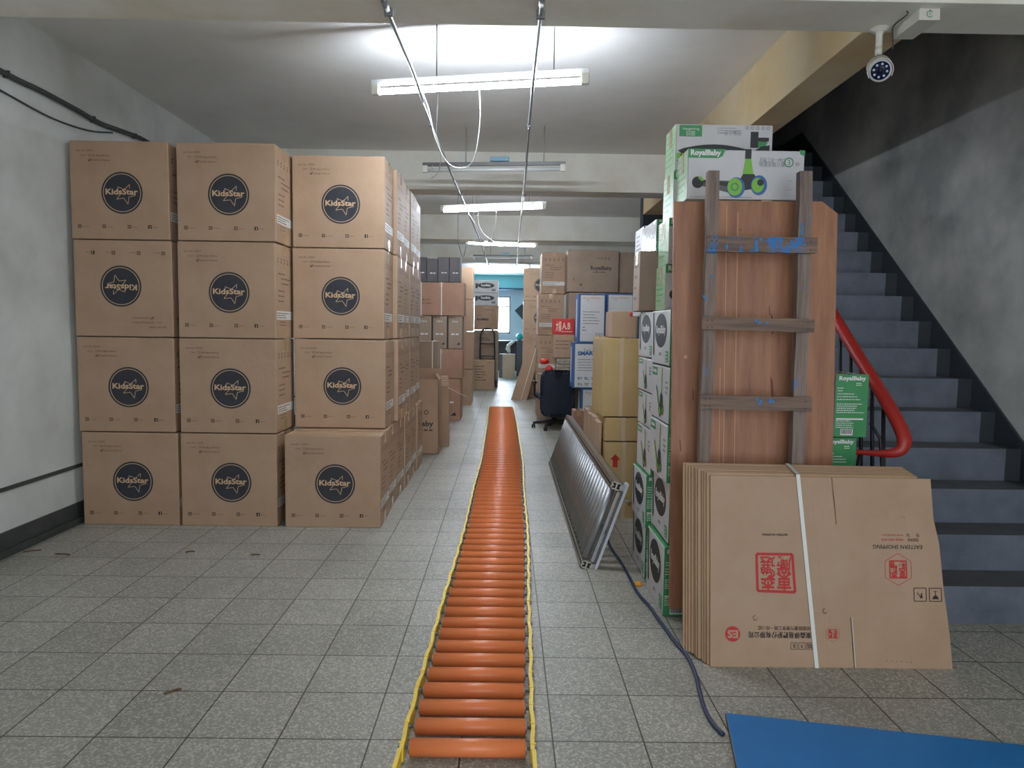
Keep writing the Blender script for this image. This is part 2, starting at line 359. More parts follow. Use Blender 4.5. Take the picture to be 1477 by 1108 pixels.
# ------------------------------------------------------------------ cables, lamps
def cable(name, pts, r, mt, label, cat='cable', sub=4, seg=8):
    P = [Vector(p) for p in pts]; out = []
    for i in range(len(P)-1):
        p0 = P[max(i-1, 0)]; p1 = P[i]; p2 = P[i+1]; p3 = P[min(i+2, len(P)-1)]
        for k in range(sub):
            t = k/sub
            out.append(.5*((2*p1)+(-p0+p2)*t+(2*p0-5*p1+4*p2-p3)*t*t+(-p0+3*p1-3*p2+p3)*t**3))
    out.append(P[-1]); m = MB(); m.tube(out, r, mt, seg); o = m.build(name)
    if label: tag(o, label, cat)
    return o
wx = LX+.02
c = cable('wall_cable', [(wx, 2.6, 2.79), (wx, 3.4, 2.78), (wx, 4.18, 2.752), (wx, 4.5, 2.757), (wx, 4.86, 2.752), (wx, 5.14, 2.742), (wx, 5.5, 2.77), (wx, 5.76, 2.783), (wx, 6.6, 2.76), (wx, 8, 2.77)], .017, 'cable_dark', 'thick dark grey cable clipped along the top of the left wall')
for y, z in ((4.2, 2.752), (5.05, 2.744), (5.6, 2.775)): m = MB(); m.box(LX+.001, LX+.04, y-.006, y+.006, z-.02, z+.02, 'cable_dark', bev=.003); m.build('clip', c)
cable('wall_wire', [(wx-.005, 3.2, 2.70), (wx-.005, 4.17, 2.646), (wx-.005, 4.6, 2.625), (wx-.005, 5.0, 2.655), (wx-.005, 5.3, 2.72)], .006, 'cable_dark', 'thin black wire sagging below the thick cable on the left wall')
def conduit(x_pts, label, xs):
    root = thing('conduit_pipe', (xs, 3.2, 2.735), label, 'pipe', 'ceiling conduits')
    m = MB(); m.tube([Vector((x-xs, y-3.2, 0)) for x, y in x_pts], .0095, 'pipe_grey', 10); m.build('pipe', root)
    for k in range(len(x_pts)-1):
        (xa, ya), (xb, yb) = x_pts[k], x_pts[k+1]
        if k % 2 == 0:
            m = MB(); m.cyl((xb-xs, yb-3.2-.04, 0), (xb-xs, yb-3.2+.04, 0), .014, 'pipe_grey', 10); m.build('coupling', root)
    for y in (3.28, 7.55, 11.63, 15.63):
        t = (y-x_pts[0][1])/(x_pts[-1][1]-x_pts[0][1]); x = x_pts[0][0]+(x_pts[-1][0]-x_pts[0][0])*t
        for q in range(len(x_pts)-1):
            if x_pts[q][1] <= y <= x_pts[q+1][1]:
                t = (y-x_pts[q][1])/(x_pts[q+1][1]-x_pts[q][1]); x = x_pts[q][0]+(x_pts[q+1][0]-x_pts[q][0])*t
        m = MB(); m.box(x-xs-.02, x-xs+.02, y-3.2-.012, y-3.2+.012, -.012, BB-2.735, 'pipe_grey', bev=.002); m.build('bracket', root)
    for y in (5.3, 9.6, 13.4):
        for q in range(len(x_pts)-1):
            if x_pts[q][1] <= y <= x_pts[q+1][1]:
                t = (y-x_pts[q][1])/(x_pts[q+1][1]-x_pts[q][1]); x = x_pts[q][0]+(x_pts[q+1][0]-x_pts[q][0])*t
        m = MB(); m.cyl((x-xs, y-3.2, 0), (x-xs+.02, y-3.2, CEIL-2.735), .004, 'pipe_grey', 6); m.build('hanger_rod', root)
    return root
conduit([(-.56, 2.2), (-.542, 3.2), (-.526, 4.0), (-.535, 5.0), (-.513, 6.85), (-.495, 7.95), (-.444, 10.9), (-.43, 14), (-.42, 16.9)], 'left of the two long grey conduits running under the ceiling beams', -.54)
conduit([(.131, 2.2), (.131, 3.13), (.13, 3.93), (.133, 5.0), (.149, 6.5), (.158, 8.33), (.173, 11.65), (.2, 15.0), (.21, 16.9)], 'right of the two long grey conduits running under the ceiling beams', .13)
def lamp(p0, p1, lit, label):
    p0 = Vector((p0[0], p0[1], 0)); p1 = Vector((p1[0], p1[1], 0)); c = (p0+p1)/2; L = (p1-p0).length; a = math.atan2(p1.y-p0.y, p1.x-p0.x)
    root = thing('fluorescent_lamp', (c.x, c.y, 2.80), label, 'lamp', None, a)
    h = L/2
    m = MB(); m.prism([(-.012, .0), (-.016, .03), (.016, .03), (.012, .0)], 'x', -h, h, 'batten_white' if lit else 'steel_dark'); m.build('batten', root)
    m = MB(); m.cyl((-h+.045, 0, -.036), (h-.045, 0, -.036), .017, 'tube_lit' if lit else 'tube_off', 16); m.build('tube', root)
    for s in (-1, 1):
        m = MB(); m.box(min(s*h, s*(h-.045)), max(s*h, s*(h-.045)), -.016, .016, -.056, .006, 'white_plastic', bev=.004); m.build('lamp_holder', root)
    if not lit:
        m = MB(); m.box(-.03, .14, -.02, .02, .036, .075, 'starter_blue', bev=.006); m.build('ballast_box', root)
    m = MB()
    for x in (-.25, .45): m.box(x-.01, x+.01, -.01, .01, .034, CEIL-2.80, 'pipe_grey') if False else m.cyl((x, 0, .034), (x, 0, CEIL-2.80), .004, 'pipe_grey', 6)
    m.build('suspension_rod', root)
    return root
lamp((-.831, 4.44), (.45, 4.18), True, 'lit fluorescent tube lamp nearest the camera')
lamp((-.776, 6.58), (.50, 6.44), False, 'unlit fluorescent tube lamp just in front of the second ceiling beam')
lamp((-.82, 8.82), (.44, 8.42), True, 'second lit fluorescent tube lamp, just beyond the second beam')
lamp((-.70, 12.05), (.50, 12.36), True, 'third lit fluorescent tube lamp, short in view, slanting slightly')
lamp((-.70, 14.65), (.50, 14.48), False, 'unlit thin fluorescent fitting between the two farthest lit tubes')
lamp((-.69, 16.72), (.53, 16.53), True, 'farthest lit fluorescent tube lamp above the rear opening')
cable('lamp_cable', [(-.56, 4.35, 2.83), (-.50, 4.5, 2.70), (-.47, 4.62, 2.55), (-.40, 4.72, 2.42), (-.30, 4.70, 2.38), (-.22, 4.6, 2.42), (-.18, 4.45, 2.6), (-.18, 4.34, 2.77)], .0028, 'cable_white', 'white looped flex hanging under the nearest lit lamp', sub=6, seg=6)
cable('lamp_cable', [(-.535, 4.5, 2.74), (-.48, 4.6, 2.60), (-.45, 4.8, 2.50), (-.50, 5.2, 2.47), (-.60, 5.7, 2.52), (-.66, 6.2, 2.64), (-.68, 6.5, 2.79)], .003, 'cable_white', 'thin white wire from the first lamp to the unlit lamp', sub=6, seg=6)
cable('lamp_cable', [(-.35, 8.6, 2.79), (-.36, 8.7, 2.62), (-.30, 8.8, 2.50), (-.18, 8.9, 2.42), (-.1, 8.95, 2.36), (.02, 9.0, 2.40)], .004, 'cable_white', 'tangled white wire dangling below the second lit lamp', sub=6, seg=6)
cable('lamp_cable', [(-.5, 8.55, 2.74), (-.42, 9.0, 2.66), (-.36, 9.6, 2.56), (-.28, 9.9, 2.48), (-.2, 9.6, 2.56), (-.15, 9.0, 2.72), (-.14, 8.64, 2.79)], .004, 'cable_white', 'white flex with a loose loop beyond the second lit lamp', sub=6, seg=6)
m = MB(); m.box(-.32, -.26, 9.66, 9.78, 2.44, 2.52, 'white_plastic', bev=.01); m.build('plug', [o for o in COL.objects if o.get('label') == 'white flex with a loose loop beyond the second lit lamp'][0])
cable('hanging_wire', [(-.66, 9.6, CEIL), (-.665, 9.6, 2.8), (-.66, 9.62, 2.5), (-.60, 9.7, 2.3), (-.56, 9.7, 2.45)], .004, 'cable_dark', 'dark loose wire hanging from the ceiling left of the conduits', sub=5, seg=6)

# ------------------------------------------------------------------ cartons
def carton_body(w, d, h, mt='kraft', mts=None, bulge=.004, open_top=False):
    """body with bevelled, very slightly bulged walls, top flaps meeting in a seam; origin centre-bottom"""
    bm = bmesh.new(); bmesh.ops.create_cube(bm, size=1)
    for v in bm.verts: v.co = Vector((v.co.x*w, v.co.y*d, (v.co.z+.5)*(h-.003)))
    bmesh.ops.bevel(bm, geom=bm.edges[:], offset=min(.005, h*.04), segments=2, affect='EDGES', profile=.5)
    m = MB(); m.bm(bm, mt)
    return m
def seams(m, w, d, h, along='x'):
    if along == 'x': m.box(-w/2+.004, w/2-.004, -d/2+.002, -.0015, h-.004, h-.0005, 'kraft'); m.box(-w/2+.004, w/2-.004, .0015, d/2-.002, h-.004, h-.0005, 'kraft')
    else: m.box(-w/2+.002, -.0015, -d/2+.004, d/2-.004, h-.004, h-.0005, 'kraft'); m.box(.0015, w/2-.002, -d/2+.004, d/2-.004, h-.004, h-.0005, 'kraft')
def tape_x(w, h, tw=.06, drop=.07, d=0.0):
    """tape over the top seam running in x and down both side walls"""
    m = MB(); e = .0008
    m.box(-w/2-e, w/2+e, -tw/2, tw/2, h-.002, h+e*.5, 'tape')
    for s in (-1, 1): m.box(min(s*(w/2-.001), s*(w/2+e)), max(s*(w/2-.001), s*(w/2+e)), -tw/2, tw/2, h-drop, h, 'tape')
    return m
def tape_y(d, h, tw=.05, drop=.07, full=False, mt='tape'):
    m = MB(); e = .0008; lo = .001 if full else h-drop
    m.box(-tw/2, tw/2, -d/2-e, d/2+e, h-.002, h+e*.5, mt)
    for s in (-1, 1): m.box(-tw/2, tw/2, min(s*(d/2-.001), s*(d/2+e)), max(s*(d/2-.001), s*(d/2+e)), lo, h, mt)
    return m
def star_logo(f, u, v, r):
    f.disc(u, v, r, 'ink', .0005, 56); f.ring(u, v, r*.9, r*.03, 'ink_logo', .0009)
    st = []
    for i in range(10):
        a = math.radians(66)+i*math.pi/5; q = (.50 if i % 2 == 0 else .22)*r
        st.append((u+.17*r+q*math.cos(a), v-.05*r+q*math.sin(a)))
    # visible pieces of the star outline, above and below the wordmark
    for i in range(10):
        a, b = st[i], st[(i+1) % 10]
        mid = (a[1]+b[1])/2
        if abs(mid-v) > .14*r or True: f.line([a, b], r*.025, 'ink_logo', .0009)
    f.rect(u-.80*r, v-.10*r, u+.80*r, v+.20*r, 'ink', .0011)
    f.text('KidsStar', u-.01*r, v+.055*r, r*.27, 'ink_logo', .0015, bold=.03, width=1.56*r)
W0, D0, H0 = .638, .392, .626
def star_front(f):
    w, h = f.w, f.h
    star_logo(f, w*.525, h*.475, .134)
    f.text('Item No.: R3093', w*.07, h*.90, .012, 'ink_brown', align='l')
    f.text('Color:', w*.11, h*.852, .011, 'ink_brown', align='l')
    f.frame(w*.195, h*.842, w*.215, h*.862, .002, 'ink_brown'); f.text('Milk Bean Mellow', w*.225, h*.852, .012, 'ink_brown', align='l')
    f.frame(w*.195, h*.793, w*.215, h*.813, .002, 'ink_brown'); f.line([(w*.195, h*.805), (w*.204, h*.795), (w*.222, h*.822)], .003, 'ink_black'); f.text('Fairytale Universe', w*.225, h*.803, .012, 'ink_brown', align='l')
    for i, x in enumerate((.085, .335, .592, .80)):
        s = .0115; cx, cy = w*x, h*.13
        f.rect(cx-s, cy-s, cx+s, cy+s, 'ink_black' if i in (0, 3) else 'ink_brown')
        if i == 3: f.text('f', cx+.002, cy-.002, .017, 'ink_logo', bold=.03)
        elif i == 0: f.frame(cx-.006, cy-.006, cx+.006, cy+.006, .0025, 'ink_logo')
        else: f.ring(cx, cy, .005, .002, 'ink_logo', n=16)
        f.text('kidsstartw' if i in (0, 1) else 'kidsstar', cx+.018, cy-.001, .008, 'ink_brown', align='l')
def star_side(f, sym=True):
    w, h = f.w, f.h
    for i in range(5):
        x = w*(.14+.17*i); f.rect(x-.009, h*.84-.004, x+.009, h*.84+.006, 'ink_brown'); f.poly([(x-.012, h*.80), (x+.012, h*.80), (x, h*.80+.02)], 'ink_brown')
    f.scribble(w*.14, h*.68, w*.6, 1, 'ink_brown', .009, .03, 1); f.scribble(w*.3, h*.63, w*.5, 2, 'ink_brown', .009, .032, 2)
    f.scribble(w*.14, h*.50, w*.5, 3, 'ink_brown', .008, .034, 3)
    f.scribble(w*.2, h*.17, w*.5, 2, 'ink_brown', .006, .02, 4)
def star_label(w, d, h, side=1, long=.92):
    m = MB(); x = side*(w/2)
    f = right(m, w/2+.0004, -d/2, d/2, 0, h)
    z0 = h*.20; f.rect(d*.05, z0, d*long, z0+.058, 'label_paper', .0006); f.scribble(d*.08, z0+.040, d*.75, 3, 'ink_black', .006, .015, 5, .0014)
    return m
def star_proto(flip):
    r = thing('cardboard_box', (0, 0, 0), '', 'cardboard box'); b = carton_body(W0, D0, H0, 'kraft'); seams(b, W0, D0, H0)
    star_front(front(b, -W0/2, W0/2, -D0/2, 0, H0, flip)); star_side(right(b, W0/2, -D0/2, D0/2, 0, H0, flip))
    b.build('body', r); tape_x(W0, H0, .055, .075).build('packing_tape', r); m = MB(); m.box(W0/2-.001, W0/2+.0008, -.0275, .0275, .001, .075, 'tape'); m.build('packing_tape', r)
    if not flip: star_label(W0, D0, H0).build('shipping_label', r)
    return r
KP = star_proto(False); KPF = star_proto(True)
used = {id(KP): False, id(KPF): False}
def place_star(src, x, y, z, label, group, rz=0.0):
    if not used[id(src)]:
        used[id(src)] = True; src.location = (x, y, z); src.rotation_euler = (0, 0, rz); src['label'] = label
        if group: src['group'] = group
        return src
    return clone(src, 'cardboard_box', (x, y, z), label, group, rz)
G1 = 'brown cartons with a round star logo facing the camera'
rows = ['bottom', 'second from the floor', 'third from the floor', 'top']
ZS = [0, .632, 1.264, 1.896]
for r_ in range(4):
    fl = r_ == 2
    dx = (0, -.012, -.014, -.02)[r_]
    place_star(KPF if fl else KP, -2.500+dx+.0, 4.73+D0/2, ZS[r_], ('brown star logo carton printed upside down, left column, third from the floor' if fl else 'brown star logo carton beside the left wall, %s of its column' % rows[r_]), G1, random.uniform(-.006, .006))
for r_ in range(4):
    dx = (-.010, -.005, -.003, .003)[r_]
    place_star(KP, -1.835+dx, 4.73+D0/2, ZS[r_], 'brown star logo carton in the middle front column, %s' % rows[r_], G1, random.uniform(-.006, .006))
G2 = 'star logo cartons stacked back along the aisle'
place_star(KP, -1.152, 4.725+D0/2, 0, 'brown star logo carton on the floor standing forward at the aisle corner', G1, .006)
ords = ['front', 'second', 'third', 'fourth', 'fifth', 'sixth']
for k in range(1, 6):
    place_star(KP, -1.152+random.uniform(-.012, .012), 4.725+k*(D0+.004)+D0/2, 0, 'brown carton on the floor along the aisle, %s one back in the bottom layer' % ords[k], G2, random.uniform(-.006, .006))
for r_ in range(1, 4):
    for k in range(5):
        nm = ['', 'second layer', 'third layer', 'top layer'][r_]
        lb = ('brown star logo carton set back in the right front column, %s' % nm) if k == 0 else 'brown carton in the aisle side row, %s, %s from the front' % (nm, ords[k])
        if r_ == 3 and False: pass
        place_star(KP, -1.172+random.uniform(-.012, .012)+(.02 if k in (1, 3) else 0), 5.035+k*(D0+.016)+D0/2, ZS[r_], lb, G1 if k == 0 else G2, random.uniform(-.01, .01))

# generic plain carton
def carton(x0, x1, y0, y1, z0, z1, label, mt='kraft', group=None, draw=None, tape='y', tfull=False, rz=0.0, name='cardboard_box', extra=None, tw=.05, tmt='tape'):
    w, d, h = x1-x0, y1-y0, z1-z0
    r = thing(name, ((x0+x1)/2, (y0+y1)/2, z0), label, 'cardboard box', group, rz)
    b = carton_body(w, d, h, mt)
    if draw: draw(b, w, d, h)
    b.build('body', r)
    if tape == 'y': tape_y(d, h, tw, min(.07, h*.3), tfull, tmt).build('packing_tape', r)
    elif tape == 'x': tape_x(w, h, tw, min(.07, h*.3)).build('packing_tape', r)
    if extra: extra(r, w, d, h)
    return r
def strap_x(r, w, d, h, x, tw=.012):
    m = MB(); e = .0012; m.box(x-tw/2, x+tw/2, -d/2-e, d/2+e, -.0002, h+e, 'strap_white')
    m.build('strap', r)

# far left stack (about 10 m away)
def d_orange(b, w, d, h):
    f = front(b, -w/2, w/2, -d/2, 0, h); f.scribble(w*.08, h*.45, w*.25, 2, 'kraft_edge', .02, .05, 3)
def two_straps(r, w, d, h): strap_x(r, w, d, h, 0, .014); strap_x(r, w, d, h, -w*.49+.03, .014)
def one_strap(r, w, d, h): strap_x(r, w, d, h, 0, .014)
def d_tall(b, w, d, h):
    f = front(b, -w/2, w/2, -d/2, 0, h); f.rect(0, 0, w*.07, h, 'ink_black'); f.text('MINI', w*.5, h*.83, .03, 'white_print'); f.scribble(w*.25, h*.42, w*.6, 1, 'white_print', .022, .04, 5)
    f.poly([(w*.62, h*.12), (w*.85, h*.12), (w*.8, h*.2)], 'ink_black'); f.scribble(w*.1, h*.93, w*.7, 1, 'ink_brown', .02, .03, 8)
def d_char(b, w, d, h):
    f = front(b, -w/2, w/2, -d/2, 0, h); f.scribble(w*.3, h*.35, w*.6, 1, 'white_print', .014, .04, 5); f.line([(0, h/2), (0, h)], .006, 'ink_black')
Y = 10.35
carton(-1.05, -.66, Y, Y+.5, 0, .615, 'brown carton on the floor at the foot of the far left stack', 'kraft_orange', draw=d_tall)
carton(-1.30, -1.06, Y, Y+.5, 0, .615, 'brown carton half hidden at the foot of the far left stack', 'kraft_orange')
carton(-1.27, -.635, Y, Y+.45, .62, 1.045, 'orange brown carton with a white strap, second level of the far left stack', 'kraft_orange', draw=d_orange, extra=one_strap)
for k, lb in enumerate(('leftmost', 'middle', 'rightmost')):
    carton(-1.30+k*.222, -1.085+k*.222, Y, Y+.4, 1.05, 1.52, 'upright narrow brown carton with white print, %s of three below the strapped one' % lb, 'kraft_grey', 'narrow upright cartons in the far left stack', d_tall, tape=None)
carton(-1.27, -.615, Y-.02, Y+.45, 1.525, 2.0, 'wide brown carton with white straps, fourth level of the far left stack', 'kraft_orange', draw=d_orange, extra=two_straps)
for k in range(4):
    carton(-1.318+k*.162, -1.162+k*.162, Y, Y+.3, 2.005, 2.36-(.02 if k == 1 else 0), 'dark grey slim carton on top of the far left stack, %s' % ('partly hidden at left', 'second from left', 'third from left', 'rightmost')[k], 'carton_charcoal', 'dark slim cartons on the far left stack', d_char, tape=None)
# opened RoyalBaby carton and folded cartons near the aisle
def d_royalbig(b, w, d, h):
    f = front(b, -w/2, w/2, -d/2, 0, h)
    f.text('RoyalBaby', w*.60, h*.40, .055, 'ink', bold=.03, width=w*.62); f.scribble(w*.45, h*.31, w*.45, 1, 'ink_brown', .018, .03, 2); f.ring(w*.78, h*.56, .02, .008, 'ink'); f.rect(w*.62, h*.545, w*.7, h*.575, 'ink_brown')
def open_carton():
    x0, x1, y0, y1, h = -1.32, -.712, 7.57, 7.84, .80
    r = thing('open_cardboard_box', ((x0+x1)/2, (y0+y1)/2, 0), 'tall open carton reading Baby standing on the floor beyond the star cartons', 'cardboard box')
    w, d = x1-x0, y1-y0; t = .006; m = MB()
    m.box(-w/2, w/2, -d/2, -d/2+t, 0, h, 'kraft', bev=.001); m.box(-w/2, w/2, d/2-t, d/2, 0, h, 'kraft', bev=.001)
    m.box(-w/2, -w/2+t, -d/2, d/2, 0, h, 'kraft'); m.box(w/2-t, w/2, -d/2, d/2, 0, h, 'kraft'); m.box(-w/2, w/2, -d/2, d/2, 0, t, 'kraft')
    d_royalbig(m, w, d, h); m.build('body', r)
    m = MB(); M = Matrix.Translation((0, d/2-t/2, h-.002)) @ Matrix.Rotation(math.radians(12), 4, 'X'); m.box(-w/2, w/2, -.003, .003, 0, .11, 'kraft', M, .001); m.build('flap', r)
    m = MB(); M = Matrix.Translation((w/2-t/2, 0, h-.002)) @ Matrix.Rotation(math.radians(-35), 4, 'Y'); m.box(-.003, .003, -d/2+.01, d/2-.01, 0, .07, 'kraft', M, .001); m.build('flap', r)
open_carton()
def folded_bundle(x0, x1, y0, n, h, label, t=.045, strap=True, mt='kraft', lean=0.0, stepx=-.0, steph=0):
    r = thing('folded_carton_bundle', ((x0+x1)/2, y0, 0), label, 'folded cardboard'); w = x1-x0
    for i in range(n):
        m = MB(); M = Matrix.Translation((stepx*i, i*(t+.002), 0)) @ Matrix.Rotation(lean, 4, 'X'); m.box(-w/2, w/2, 0, t, 0, h+steph*i, mt, M, .004); m.build('folded_carton', r)
    return r
b = folded_bundle(-1.25, -.64, 8.05, 5, .70, 'folded cartons standing behind the open carton with a loose white strap', .085, stepx=-.012, steph=.02)
m = MB(); m.tube([(.30, -.06, .68), (.33, -.03, .66), (.42, .1, .60), (.50, .2, .555)], .012, 'strap_white', 6, .35); m.build('strap', b)
carton(-1.25, -.82, 8.02+.5, 8.9, 0, 1.19, 'tall grey brown carton behind the folded cartons, left of the aisle', 'kraft_grey', tape=None, extra=lambda r, w, d, h: strap_x(r, w, d, h, w*.36, .012))
# next left column
def d_plain(b, w, d, h):
    f = front(b, -w/2, w/2, -d/2, 0, h); f.scribble(w*.2, h*.7, w*.5, 2, 'ink_brown', .02, .04, 9)
for k, (z0, z1) in enumerate(((0, .63), (.635, 1.285), (1.29, 1.85), (1.855, 2.41))):
    carton(-1.2, -.60+(.01 if k == 1 else 0), 12.5, 13.1, z0, z1, 'tan carton in the column behind the far left stack, %s' % ('on the floor', 'second level', 'third level', 'top level')[k], 'kraft', 'tan cartons behind the far left stack', d_plain, tape='x')
# column by the rear opening
def d_royalfront(b, w, d, h):
    f = front(b, -w/2, w/2, -d/2, 0, h); f.scribble(w*.45, h*.8, w*.45, 1, 'ink_brown', .015, .04, 9); f.text('RoyalBaby', w*.36, h*.42, .055, 'ink', bold=.04, width=w*.5); f.scribble(w*.12, h*.57, w*.25, 1, 'ink_brown', .015, .04, 4); f.frame(w*.75, h*.2, w*.85, h*.8, .004, 'ink_brown')
def d_oval_end(b, w, d, h):
    f = front(b, -w/2, w/2, -d/2, 0, h); f.disc(w*.48, h*.58, w*.36, 'scooter_grey', sy=.32); f.disc(w*.48, h*.58, w*.3, 'scooter_black', .0009, sy=.27); f.text('RoyalBaby', w*.48, h*.58, .05, 'white_print', bold=.04, width=w*.4)
    f.rect(w*.05, h*.35, w*.14, h*.75, 'scooter_black'); f.rect(w*.72, h*.12, w*.88, h*.32, 'grey_text')
carton(-.755, -.19, 16.4, 16.9, 0, .66, 'brown carton at the foot of the column beside the rear opening', 'kraft_grey')
carton(-.75, -.19, 16.4, 16.9, .665, 1.31, 'grey brown carton behind the hand truck frame', 'kraft_grey', draw=d_plain)
carton(-.75, -.19, 16.4, 16.9, 1.315, 1.875, 'tan carton with scooter maker name, just above the hand truck', 'kraft', draw=d_royalfront)
carton(-.75, -.2, 16.4, 16.9, 1.88, 2.155, 'white scooter carton with dark oval, lower of two by the rear opening', 'white_card', draw=d_oval_end, tape=None)
carton(-.75, -.2, 16.4, 16.9, 2.16, 2.44, 'white scooter carton with dark oval, upper of two by the rear opening', 'white_card', draw=d_oval_end, tape=None)
carton(-.76, -.26, 15.6, 16.02, 0, .65, 'brown carton on the floor in front of the hand truck', 'kraft', draw=lambda b, w, d, h: front(b, -w/2, w/2, -d/2, 0, h).scribble(w*.15, h*.78, w*.6, 6, 'ink_brown', .02, .06, 7))
# hand truck
def hand_truck():
    r = thing('hand_truck', (-.43, 16.25, 0), 'black hand truck with looped handle standing behind the brown carton', 'hand truck')
    m = MB(); pts = [(-.17, 0, .1), (-.165, 0, .7), (-.155, 0, 1.22), (-.12, 0, 1.31), (-.05, 0, 1.345), (.05, 0, 1.345), (.12, 0, 1.31), (.155, 0, 1.22), (.165, 0, .7), (.17, 0, .1)]; m.tube(pts, .017, 'truck_black', 8); m.build('frame', r)
    for z in (.35, .72, 1.0): m = MB(); m.cyl((-.165, 0, z), (.165, 0, z), .012, 'truck_black', 8); m.build('crossbar', r)
    m = MB(); m.box(-.2, .2, -.2, 0, .01, .02, 'steel', bev=.002); m.build('toe_plate', r)
    for s in (-1, 1): m = MB(); m.cyl((s*.18, .06, .085), (s*.22, .06, .085), .085, 'chair_plastic', 20); m.build('wheel', r)
hand_truck()
# beyond the opening
carton(-.19, .24, 19.6, 20.0, 0, .65, 'small tan carton on the floor in the bright rear room', 'kraft', draw=lambda b, w, d, h: front(b, -w/2, w/2, -d/2, 0, h).rect(0, 0, w*.2, h, 'carton_charcoal'))
def clutter():
    r = thing('work_desk', (.15, 21.0, 0), 'dark desk under the rear window', 'desk')
    m = MB(); m.box(-.6, .4, -.3, .3, .95, 1.0, 'dark_sheet', bev=.005); m.build('desk_top', r)
    m = MB(); m.box(-.58, .38, .25, .28, .1, .95, 'dark_sheet'); m.build('back_panel', r)
    for sx in (-.57, .35):
        for sy in (-.27, .25): m = MB(); m.box(sx, sx+.03, sy, sy+.03, 0, .95, 'dark_sheet'); m.build('leg', r)
    m = MB(); m.box(.30, .70, 20.25, 20.68, 0, 1.02, 'dark_sheet', bev=.01); c = m.build('cabinet'); tag(c, 'low dark cabinet beside the rear room desk', 'cabinet')
    m = MB(); m.sphere((.37, 20.40, 1.12), .1, 'teal_plastic'); o = m.build('storage_bag'); tag(o, 'round teal bundle on the low cabinet in the rear room', 'bag')
    m = MB(); m.box(.48, .66, 20.3, 20.6, 1.025, 1.45, 'dark_sheet', bev=.01); o = m.build('speaker'); tag(o, 'upright dark box on the low rear cabinet', 'box')
    r = thing('desk_fan', (.11, 20.2, 0), 'white and chrome pedestal machine in the rear room beside the window', 'appliance')
    m = MB(); m.cyl((0, 0, .0), (0, 0, .03), .14, 'steel', 20); m.build('base', r)
    m = MB(); m.tube([(0, 0, .03), (0, 0, .5), (-.02, 0, .7)], .02, 'steel', 10); m.build('pole', r)
    m = MB(); m.tube([(-.02, 0, .68), (-.07, 0, .78), (-.05, -.02, .88), (.03, -.02, .95), (.12, -.02, 1.0)], [.04, .07, .05, .045, .03], 'white_plastic', 12); m.build('arm', r)
    m = MB(); M = Matrix.Translation((.52, 20.9, 1.86)) @ Matrix.Rotation(math.radians(48), 4, 'Y'); m.box(-.21, .21, -.01, .01, -.21, .21, 'dark_sheet', M, .003); o = m.build('notice_board'); tag(o, 'dark square panel hung cornerwise at the right of the rear room', 'panel')
    m = MB(); m.tube([(.52, 20.9, 2.14), (.52, 20.9, 2.95)], .004, 'cable_dark', 6); m.build('cord', o)
clutter()
# leaning folded cartons on the right of the aisle far away
r = thing('folded_carton_bundle', (.30, 13.5, 0), 'flat folded cartons leaning to the right in the aisle beyond the conveyor', 'folded cardboard')
for i in range(4):
    m = MB(); y = i*.06
    m.prism([(-.20+.01*i, 0), (.10, 0), (.36, 1.01-.02*i), (.10+.01*i, 1.01-.02*i)], 'y', y, y+.055, 'kraft'); p = m.build('folded_carton', r)
m = MB(); m.prism([(-.07, 0), (-.055, 0), (.225, 1.011), (.21, 1.011)], 'y', -.004, 0, 'tape'); m.build('packing_tape', r)
m = MB(); m.prism([(-.02, 0), (-.01, 0), (.27, 1.011), (.26, 1.011)], 'y', -.004, 0, 'strap_white'); m.build('strap', r)
# star cartons far right
GF = 'star logo cartons far right'
for k in range(4):
    place_star(KP, .64, 13.9+D0/2, k*.632, 'far star logo carton right of the aisle, %s of the column by the bright opening' % ('bottom', 'second', 'third', 'top')[k], GF)
for k in range(4):
    # turned so the labelled side faces the camera
    place_star(KP, .525+(.0 if k == 3 else -.045)+D0/2, 11.0+W0/2, k*.631, 'far carton turned with its labelled side to the aisle, %s of its column' % ('bottom', 'second', 'third', 'top')[k], 'far right cartons turned sideways', -math.pi/2)
def d_wide(b, w, d, h):
    f = front(b, -w/2, w/2, -d/2, 0, h); f.text('RoyalBaby', w*.66, h*.56, .055, 'ink', bold=.03, width=w*.42); f.scribble(w*.5, h*.46, w*.36, 1, 'ink_brown', .016, .03, 4)
    for i in range(4): f.ring(w*(.6+i*.07), h*.8, .013, .006, 'ink_brown', n=12)
    f.disc(w*.27, h*.17, .02, 'kraft_edge', n=10); f.poly([(w*.1, h*.35), (w*.14, h*.3), (w*.13, h*.25)], 'kraft_edge')
carton(.875, 1.62, 10.5, 11.0, 1.90, 2.51, 'wide brown carton with scooter maker name, top of the far right pile', 'kraft_grey', draw=d_wide, tape=None)
carton(1.63, 1.85, 10.55, 11.0, 1.90, 2.49, 'brown carton squeezed right of the wide top carton', 'kraft_grey', tape=None)
for k in range(3): carton(.905, 1.6, 10.5, 10.98, k*.632, k*.632+.627, 'brown carton supporting the wide top carton, %s' % ('on the floor', 'second level', 'third level')[k], 'kraft_grey')
